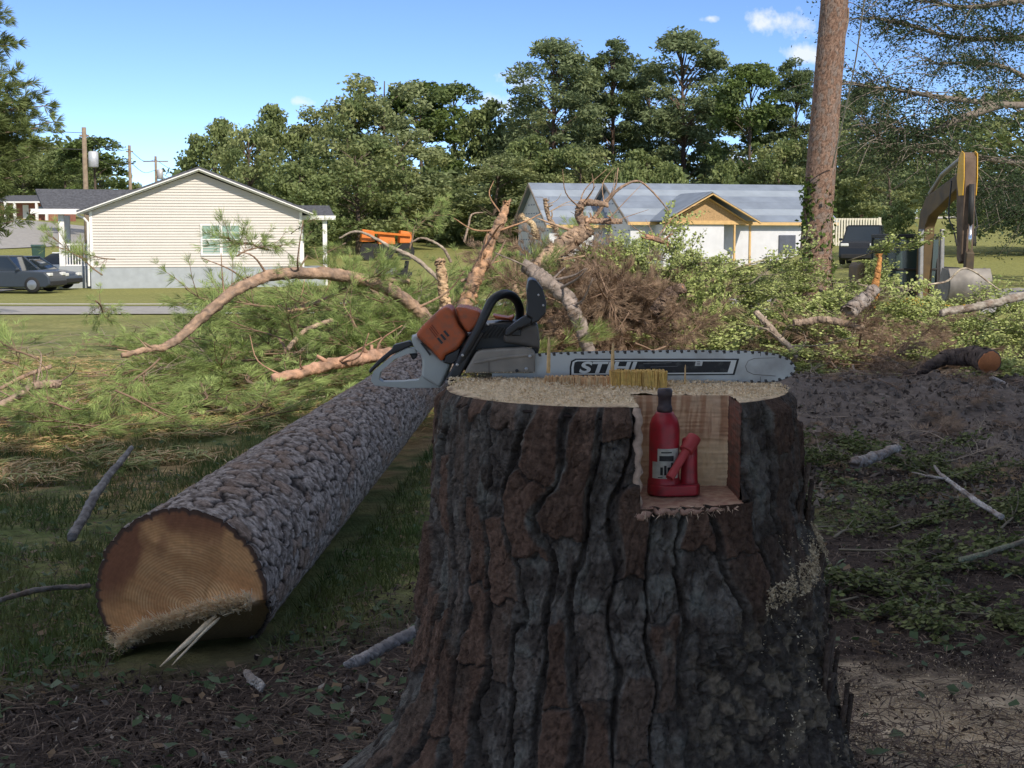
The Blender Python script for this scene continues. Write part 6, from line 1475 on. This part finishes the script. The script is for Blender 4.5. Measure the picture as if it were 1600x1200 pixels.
limb('dead_branch', [(705, 410, 19), (690, 385, 19), (660, 372, 19), (640, 380, 19)], [.022, .018, .014, .01], 'thin grey twig left of the upright broken limb', seed=17, col=(.38, .32, .25))
limb('dead_branch', [(725, 378, 19.2), (732, 352, 19.2), (738, 335, 19.2), (755, 332, 19.2)], [.016, .014, .012, .008], 'hooked bare twig beside the upright broken limb', seed=18, col=(.34, .26, .2))
limb('dead_branch', [(720, 440, 18.8), (755, 425, 18.8), (780, 395, 18.8), (790, 375, 18.8)], [.02, .018, .014, .01], 'thin curved branch right of the upright broken limb', seed=19)
limb('fallen_limb', [(520, 500, 17), (480, 515, 16.8), (450, 545, 16.5)], [.035, .032, .028], 'short pale stick in the pine heap below the arching limb', seed=20, col=(.42, .31, .22))
limb('fallen_limb', [(500, 472, 17.6), (470, 480, 17.5), (435, 488, 17.4)], [.05, .048, .04], 'reddish stub in the pine heap under the arching limb', seed=21, col=(.46, .29, .19))
limb('fallen_limb', [(1182, 488, 18.6), (1205, 512, 18.4), (1230, 538, 18.2), (1244, 556, 18.1)], [.05, .055, .05, .045], 'pale diagonal branch above the tip of the guide bar', seed=22, col=(.38, .31, .24))
limb('fallen_limb', [(1412, 582, 17.0), (1445, 574, 17.0), (1482, 558, 17.0), (1520, 556, 16.9), (1546, 566, 16.5)], [.03, .08, .11, .15, .18], 'dark broken log with orange torn end on the dirt bank', seed=23, col=(.12, .09, .075), col2=(.07, .055, .05), cuts=(.52, .20, .08), cat='log')
limb('fallen_limb', [(1360, 480, 21.5), (1368, 440, 21.6), (1374, 398, 21.7)], [.11, .07, .025], 'upright orange splinter standing on a broken stem before the excavator', seed=24, jag=.04, col=(.42, .20, .07), col2=(.30, .15, .06))
limb('fallen_limb', [(1325, 490, 21), (1345, 472, 21.2), (1366, 452, 21.4)], [.16, .14, .10], 'grey broken stem below the orange splinter', seed=25, col=(.27, .24, .22))
limb('fallen_limb', [(1470, 490, 20.5), (1530, 478, 20.6), (1600, 462, 20.8), (1660, 450, 21)], [.07, .075, .08, .08], 'grey log lying at the right edge in the leafy heap', seed=26, col=(.30, .27, .23), cat='log')
limb('fallen_limb', [(1240, 505, 19.4), (1290, 500, 19.4), (1350, 512, 19.3)], [.06, .065, .055], 'horizontal brown log right of the pale diagonal branch', seed=27, col=(.30, .23, .17), cat='log')
limb('dead_branch', [(1450, 445, 22), (1480, 440, 22), (1510, 420, 22), (1560, 452, 22)], [.014, .016, .014, .012], 'pale bare branch under the excavator bucket', seed=28, col=(.46, .40, .30))
limb('dead_branch', [(1130, 425, 24), (1180, 410, 24), (1222, 398, 24)], [.018, .016, .012], 'pale stripped branch rising below the right end of the unfinished house', seed=29, col=(.50, .48, .30))
limb('fallen_limb', [(1010, 370, 21), (1035, 378, 21), (1050, 390, 21)], [.04, .05, .055], 'short red brown stub in front of the raw timber gable', seed=30, col=(.38, .22, .14), cuts=(.5, .3, .17))
limb('fallen_limb', [(1020, 490, 19), (1045, 465, 19), (1068, 450, 19)], [.10, .10, .09], 'dark stub with orange end right of the brown root heap', seed=31, col=(.14, .10, .08), cuts=(.48, .22, .10))
limb('fallen_limb', [(870, 360, 20.8), (858, 340, 20.8), (852, 312, 20.8)], [.05, .04, .03], 'short upright torn stick left of the pale leaning limb', seed=32, jag=.03, col=(.46, .33, .21))
limb('fallen_limb', [(838, 372, 20.6), (832, 350, 20.6), (815, 338, 20.6)], [.07, .06, .03], 'pale torn wood sliver left of the short upright stick', seed=33, jag=.04, col=(.55, .44, .28), col2=(.45, .33, .2))
# sticks on the shaded ground
limb('stick', [(652, 985, 5.15), (600, 1010, 5.0), (560, 1032, 4.9), (540, 1040, 4.86)], [.022, .021, .02, .012], 'weathered grey stick lying between log and stump', seed=41, col=(.26, .24, .23), col2=(.17, .155, .15), cat='stick')
limb('stick', [(412, 1075, 4.75), (398, 1062, 4.78), (385, 1050, 4.83)], [.014, .016, .012], 'short pale stub of wood below the log end', seed=42, col=(.42, .38, .34), cat='stick')
limb('stick', [(112, 840, 8.1), (150, 775, 9.1), (205, 700, 11)], [.028, .03, .018], 'long grey branch in the shaded grass left of the log', seed=43, col=(.22, .21, .2), col2=(.15, .14, .135), cat='stick')
limb('stick', [(1565, 808, 8.6), (1520, 778, 9.1), (1475, 745, 9.8), (1460, 728, 10.2)], [.018, .018, .014, .008], 'pale forked twig on the dirt right of the stump', seed=44, col=(.42, .40, .38), cat='stick')
limb('stick', [(1480, 748, 9.7), (1450, 745, 9.75), (1425, 738, 9.9)], [.009, .008, .005], 'side twig beside the pale forked one', seed=45, col=(.42, .40, .38), cat='stick')
limb('stick', [(1335, 725, 10.6), (1370, 712, 10.7), (1405, 700, 11)], [.06, .05, .03], 'torn slab of pale wood on the shaded dirt', seed=46, col=(.34, .31, .29), cat='stick')
limb('stick', [(1500, 875, 7.0), (1550, 862, 7.1), (1610, 842, 7.3)], [.014, .014, .012], 'thin greenish stick at the right edge', seed=47, col=(.2, .22, .15), cat='stick')
limb('stick', [(0, 938, 6.6), (60, 922, 6.8), (140, 915, 7.0)], [.012, .014, .012], 'thin dark stick in the grass at the left edge', seed=48, col=(.16, .15, .14), cat='stick')
limb('stick', [(1548, 590, 16.9), (1575, 603, 16.5), (1610, 622, 16.2)], [.025, .022, .018], 'pale grey stick on the dirt bank near the right edge', seed=49, col=(.46, .44, .42), cat='stick')

# ------------------------------------------------------------------ ground cover: grass, litter, chips
gr_ = np.random.default_rng(66)
def pick_ground(n, pxa, pxb, Ya, Yb, pw=1.0):
    px = pxa + (pxb - pxa) * gr_.random(n); Yd = Ya + (Yb - Ya) * gr_.random(n) ** pw; return (px - 800) / FPX * Yd, Yd
nbg = NB(); N_ = 90000; gxp, gyp = pick_ground(N_, -60, 1000, 4.2, 16, 1.25)
edge = 5.6 + 0.9 * np.clip(gxp + 2.0, -2, 6) + 1.2 * (fbm(gxp * .8, gyp * .8, 4, 40) - .5)
dens = sst(-.5, .5, gyp - edge) * sst(.30, .55, fbm(gxp * 2.2, gyp * 2.2, 3, 71)) ; ok = (gr_.random(N_) < dens) & (np.abs(gxp - (-1.41 + .062 * (gyp - 6))) > .30) & (gxp < 2.2); gxp, gyp = gxp[ok], gyp[ok]; n = len(gxp)
gz = G(gxp, gyp) ; hgt = (.04 + .06 * gr_.random(n)); a = gr_.random(n) * 6.283; w = .0035 + .0025 * gr_.random(n); dx, dy = np.cos(a), np.sin(a); lx = gr_.normal(size=n) * .035; ly = gr_.normal(size=n) * .035
V = np.stack([np.stack([gxp - dx * w, gyp - dy * w, gz - .01], 1), np.stack([gxp + dx * w, gyp + dy * w, gz - .01], 1), np.stack([gxp + lx, gyp + ly, gz + hgt], 1)], 1).reshape(-1, 3)
tone = fbm(gxp * 3, gyp * 3, 3, 72); cg_ = mixcol(np.array([.075, .13, .035]), np.array([.17, .185, .065]), np.clip(tone * 1.6 - .3 + .3 * (gr_.random(n) - .5), 0, 1)); k = np.arange(n)[:, None] * 3
nbg.add(V, [np.hstack([k, k + 1, k + 2])], np.repeat(cg_, 3, 0)); link('grass', nbg.mesh('grass'), need_m, None, 'thin lawn grass around the felled log', 'grass', None, 'stuff')
# loose pine straw and needles on the sunny ground
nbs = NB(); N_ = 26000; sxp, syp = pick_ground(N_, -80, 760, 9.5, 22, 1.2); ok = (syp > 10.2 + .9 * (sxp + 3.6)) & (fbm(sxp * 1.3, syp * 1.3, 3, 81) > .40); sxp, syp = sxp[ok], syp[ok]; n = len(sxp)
a = gr_.random(n) * 6.283; L_ = .07 + .10 * gr_.random(n); sz = G(sxp, syp) + .02 + .05 * gr_.random(n); dx, dy = np.cos(a) * L_, np.sin(a) * L_; w = .004
V = np.stack([np.stack([sxp - dx, syp - dy, sz], 1), np.stack([sxp - dy * .05, syp + dx * .05, sz + .025], 1), np.stack([sxp + dx, syp + dy, sz + .02 * gr_.normal(size=n)], 1), np.stack([sxp + dy * .05, syp - dx * .05, sz + .02], 1)], 1).reshape(-1, 3)
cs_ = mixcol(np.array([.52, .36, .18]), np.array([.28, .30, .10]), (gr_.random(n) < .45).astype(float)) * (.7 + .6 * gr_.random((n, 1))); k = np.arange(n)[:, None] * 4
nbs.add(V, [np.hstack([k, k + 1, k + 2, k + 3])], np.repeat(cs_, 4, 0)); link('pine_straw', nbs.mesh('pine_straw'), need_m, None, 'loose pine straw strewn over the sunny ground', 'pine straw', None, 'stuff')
# dark needles matted into the shaded mulch
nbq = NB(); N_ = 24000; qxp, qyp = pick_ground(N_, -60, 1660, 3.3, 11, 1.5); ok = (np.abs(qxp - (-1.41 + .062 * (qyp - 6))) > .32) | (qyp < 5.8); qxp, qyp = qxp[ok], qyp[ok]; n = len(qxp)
a = gr_.random(n) * 6.283; L_ = .03 + .06 * gr_.random(n); sz = G(qxp, qyp) + .012 + .02 * gr_.random(n); dx, dy = np.cos(a) * L_, np.sin(a) * L_; tz = .018 * gr_.normal(size=n)
V = np.stack([np.stack([qxp - dx, qyp - dy, sz], 1), np.stack([qxp - dy * .035, qyp + dx * .035, sz + .008], 1), np.stack([qxp + dx, qyp + dy, sz + tz], 1), np.stack([qxp + dy * .035, qyp - dx * .035, sz + .006], 1)], 1).reshape(-1, 3)
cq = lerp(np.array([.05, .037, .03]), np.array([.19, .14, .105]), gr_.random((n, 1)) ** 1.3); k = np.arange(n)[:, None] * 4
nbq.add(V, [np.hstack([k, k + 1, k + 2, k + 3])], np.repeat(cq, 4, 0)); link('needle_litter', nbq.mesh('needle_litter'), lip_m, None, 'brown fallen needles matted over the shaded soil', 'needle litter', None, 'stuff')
# torn leaves in the shade
nbl = NB(); N_ = 7000; lxp, lyp = pick_ground(N_, -60, 1660, 3.6, 15, 1.5)
dn = np.where(lxp < 1.0, .55 + .4 * sst(.45, .6, fbm(lxp * 1.5, lyp * 1.5, 3, 91)), .10 + .9 * sst(.47, .60, fbm(lxp * 1.1 + 9, lyp * 1.1, 3, 92))) * (1 - .9 * sst(2.0, 3.0, lxp) * sst(11, 12.5, lyp)) * np.where(lyp < 5.2, .28, 1)
ok = (gr_.random(N_) < dn) & ((np.abs(lxp - (-1.41 + .062 * (lyp - 6))) > .34) | (lyp < 5.8)) & (np.hypot(lxp - STX, lyp - STY) > .75); lxp, lyp = lxp[ok], lyp[ok]; n = len(lxp)
C_ = np.stack([lxp, lyp, G(lxp, lyp) + .015 + .03 * gr_.random(n)], 1); cc = lerp(np.array([.065, .115, .045]), np.array([.17, .22, .13]), gr_.random((n, 1)) ** 2) 
cc = np.where(gr_.random((n, 1)) < .15, np.array([[.25, .17, .10]]), cc)
leaf_quads(nbl, C_, .030 + .045 * gr_.random(n), cc, gr_, .55, .75); link('fallen_leaves', nbl.mesh('fallen_leaves'), leaf_m, None, 'torn green leaves littering the shaded ground', 'leaves', None, 'stuff')
# bark mulch and chips in the foreground
nbc = NB(); N_ = 60000; cxp, cyp = pick_ground(N_, -60, 1660, 3.3, 12.5, 1.6)
edge = 5.6 + 0.9 * np.clip(cxp + 2.0, -2, 6); ok = ((cyp < edge + .4) | (cxp > 1.0)) & ((np.abs(cxp - (-1.41 + .062 * (cyp - 6))) > .30) | (cyp < 5.75)); ok &= ~((np.hypot((cxp - 1.78) / .85, (cyp - 4.75) / 1.1) < 1.0) & (gr_.random(N_) < .72)); cxp, cyp = cxp[ok], cyp[ok]; n = len(cxp)
C_ = np.stack([cxp, cyp, G(cxp, cyp) + .004 + .018 * gr_.random(n)], 1); big = (gr_.random(n) < .10)
cc = lerp(np.array([.042, .032, .027]), np.array([.15, .112, .09]), gr_.random((n, 1)) ** 1.5); cc = np.where((gr_.random((n, 1)) < .12), np.array([[.30, .24, .18]]), cc)
crumbs(nbc, C_, .004, .020, (.06, .045, .038), (.17, .13, .10), gr_); nbc.C[-1] = np.repeat(cc, 4, 0)
link('bark_mulch', nbc.mesh('bark_mulch'), lip_m, None, 'dark bark mulch and wood chips around the stump', 'mulch', None, 'stuff')
nbd = NB(); N_ = 42000; dxp = 1.72 + .55 * gr_.normal(size=N_); dyp = 4.7 + .62 * gr_.normal(size=N_)
kz = fbm(dxp * 4, dyp * 4, 4, 41); ok = (np.hypot(dxp - STX, dyp - STY) > .62) & (gr_.random(N_) < sst(.36, .55, kz)) & (dyp > 3.0); dxp, dyp = dxp[ok], dyp[ok]; n = len(dxp)
crumbs(nbd, np.stack([dxp, dyp, G(dxp, dyp) + .004 + .010 * gr_.random(n)], 1), .002, .008, (.56, .44, .30), (.82, .69, .50), gr_)
link('spilled_sawdust', nbd.mesh('spilled_sawdust'), lip_m, None, 'pale sawdust spilled on the ground right of the stump', 'sawdust', None, 'stuff')
nbk = NB(); N_ = 6000; kxp, kyp = pick_ground(N_, 1240, 1680, 9.5, 18.5, 1.0); C_ = np.stack([kxp, kyp, Gs(4, 15) * 0 + G(kxp, kyp) + .03], 1)
clod_k = sst(1.6, 2.8, kxp) * sst(9.5, 12, kyp); C_[:, 2] += clod_k * (.22 * (fbm(kxp * 1.7, kyp * 1.7, 4, 35) - .5) + .09 * (fbm(kxp * 7, kyp * 7, 3, 36) - .5)) - .01
crumbs(nbk, C_, .012, .055, (.10, .08, .066), (.26, .215, .18), gr_); link('dirt_clods', nbk.mesh('dirt_clods'), lip_m, None, 'clods and bark scraps on the dirt bank right of the stump', 'dirt clods', None, 'stuff')
# pale wood slivers near the lower left
nbw = NB(); N_ = 260; wxp, wyp = pick_ground(N_, 0, 700, 3.7, 5.6, 1.0); C_ = np.stack([wxp, wyp, G(wxp, wyp) + .02], 1)
crumbs(nbw, C_, .004, .030, (.22, .19, .165), (.38, .34, .29), gr_); link('wood_slivers', nbw.mesh('wood_slivers'), lip_m, None, 'pale wood slivers scattered on the mulch at lower left', 'wood chips', None, 'stuff')
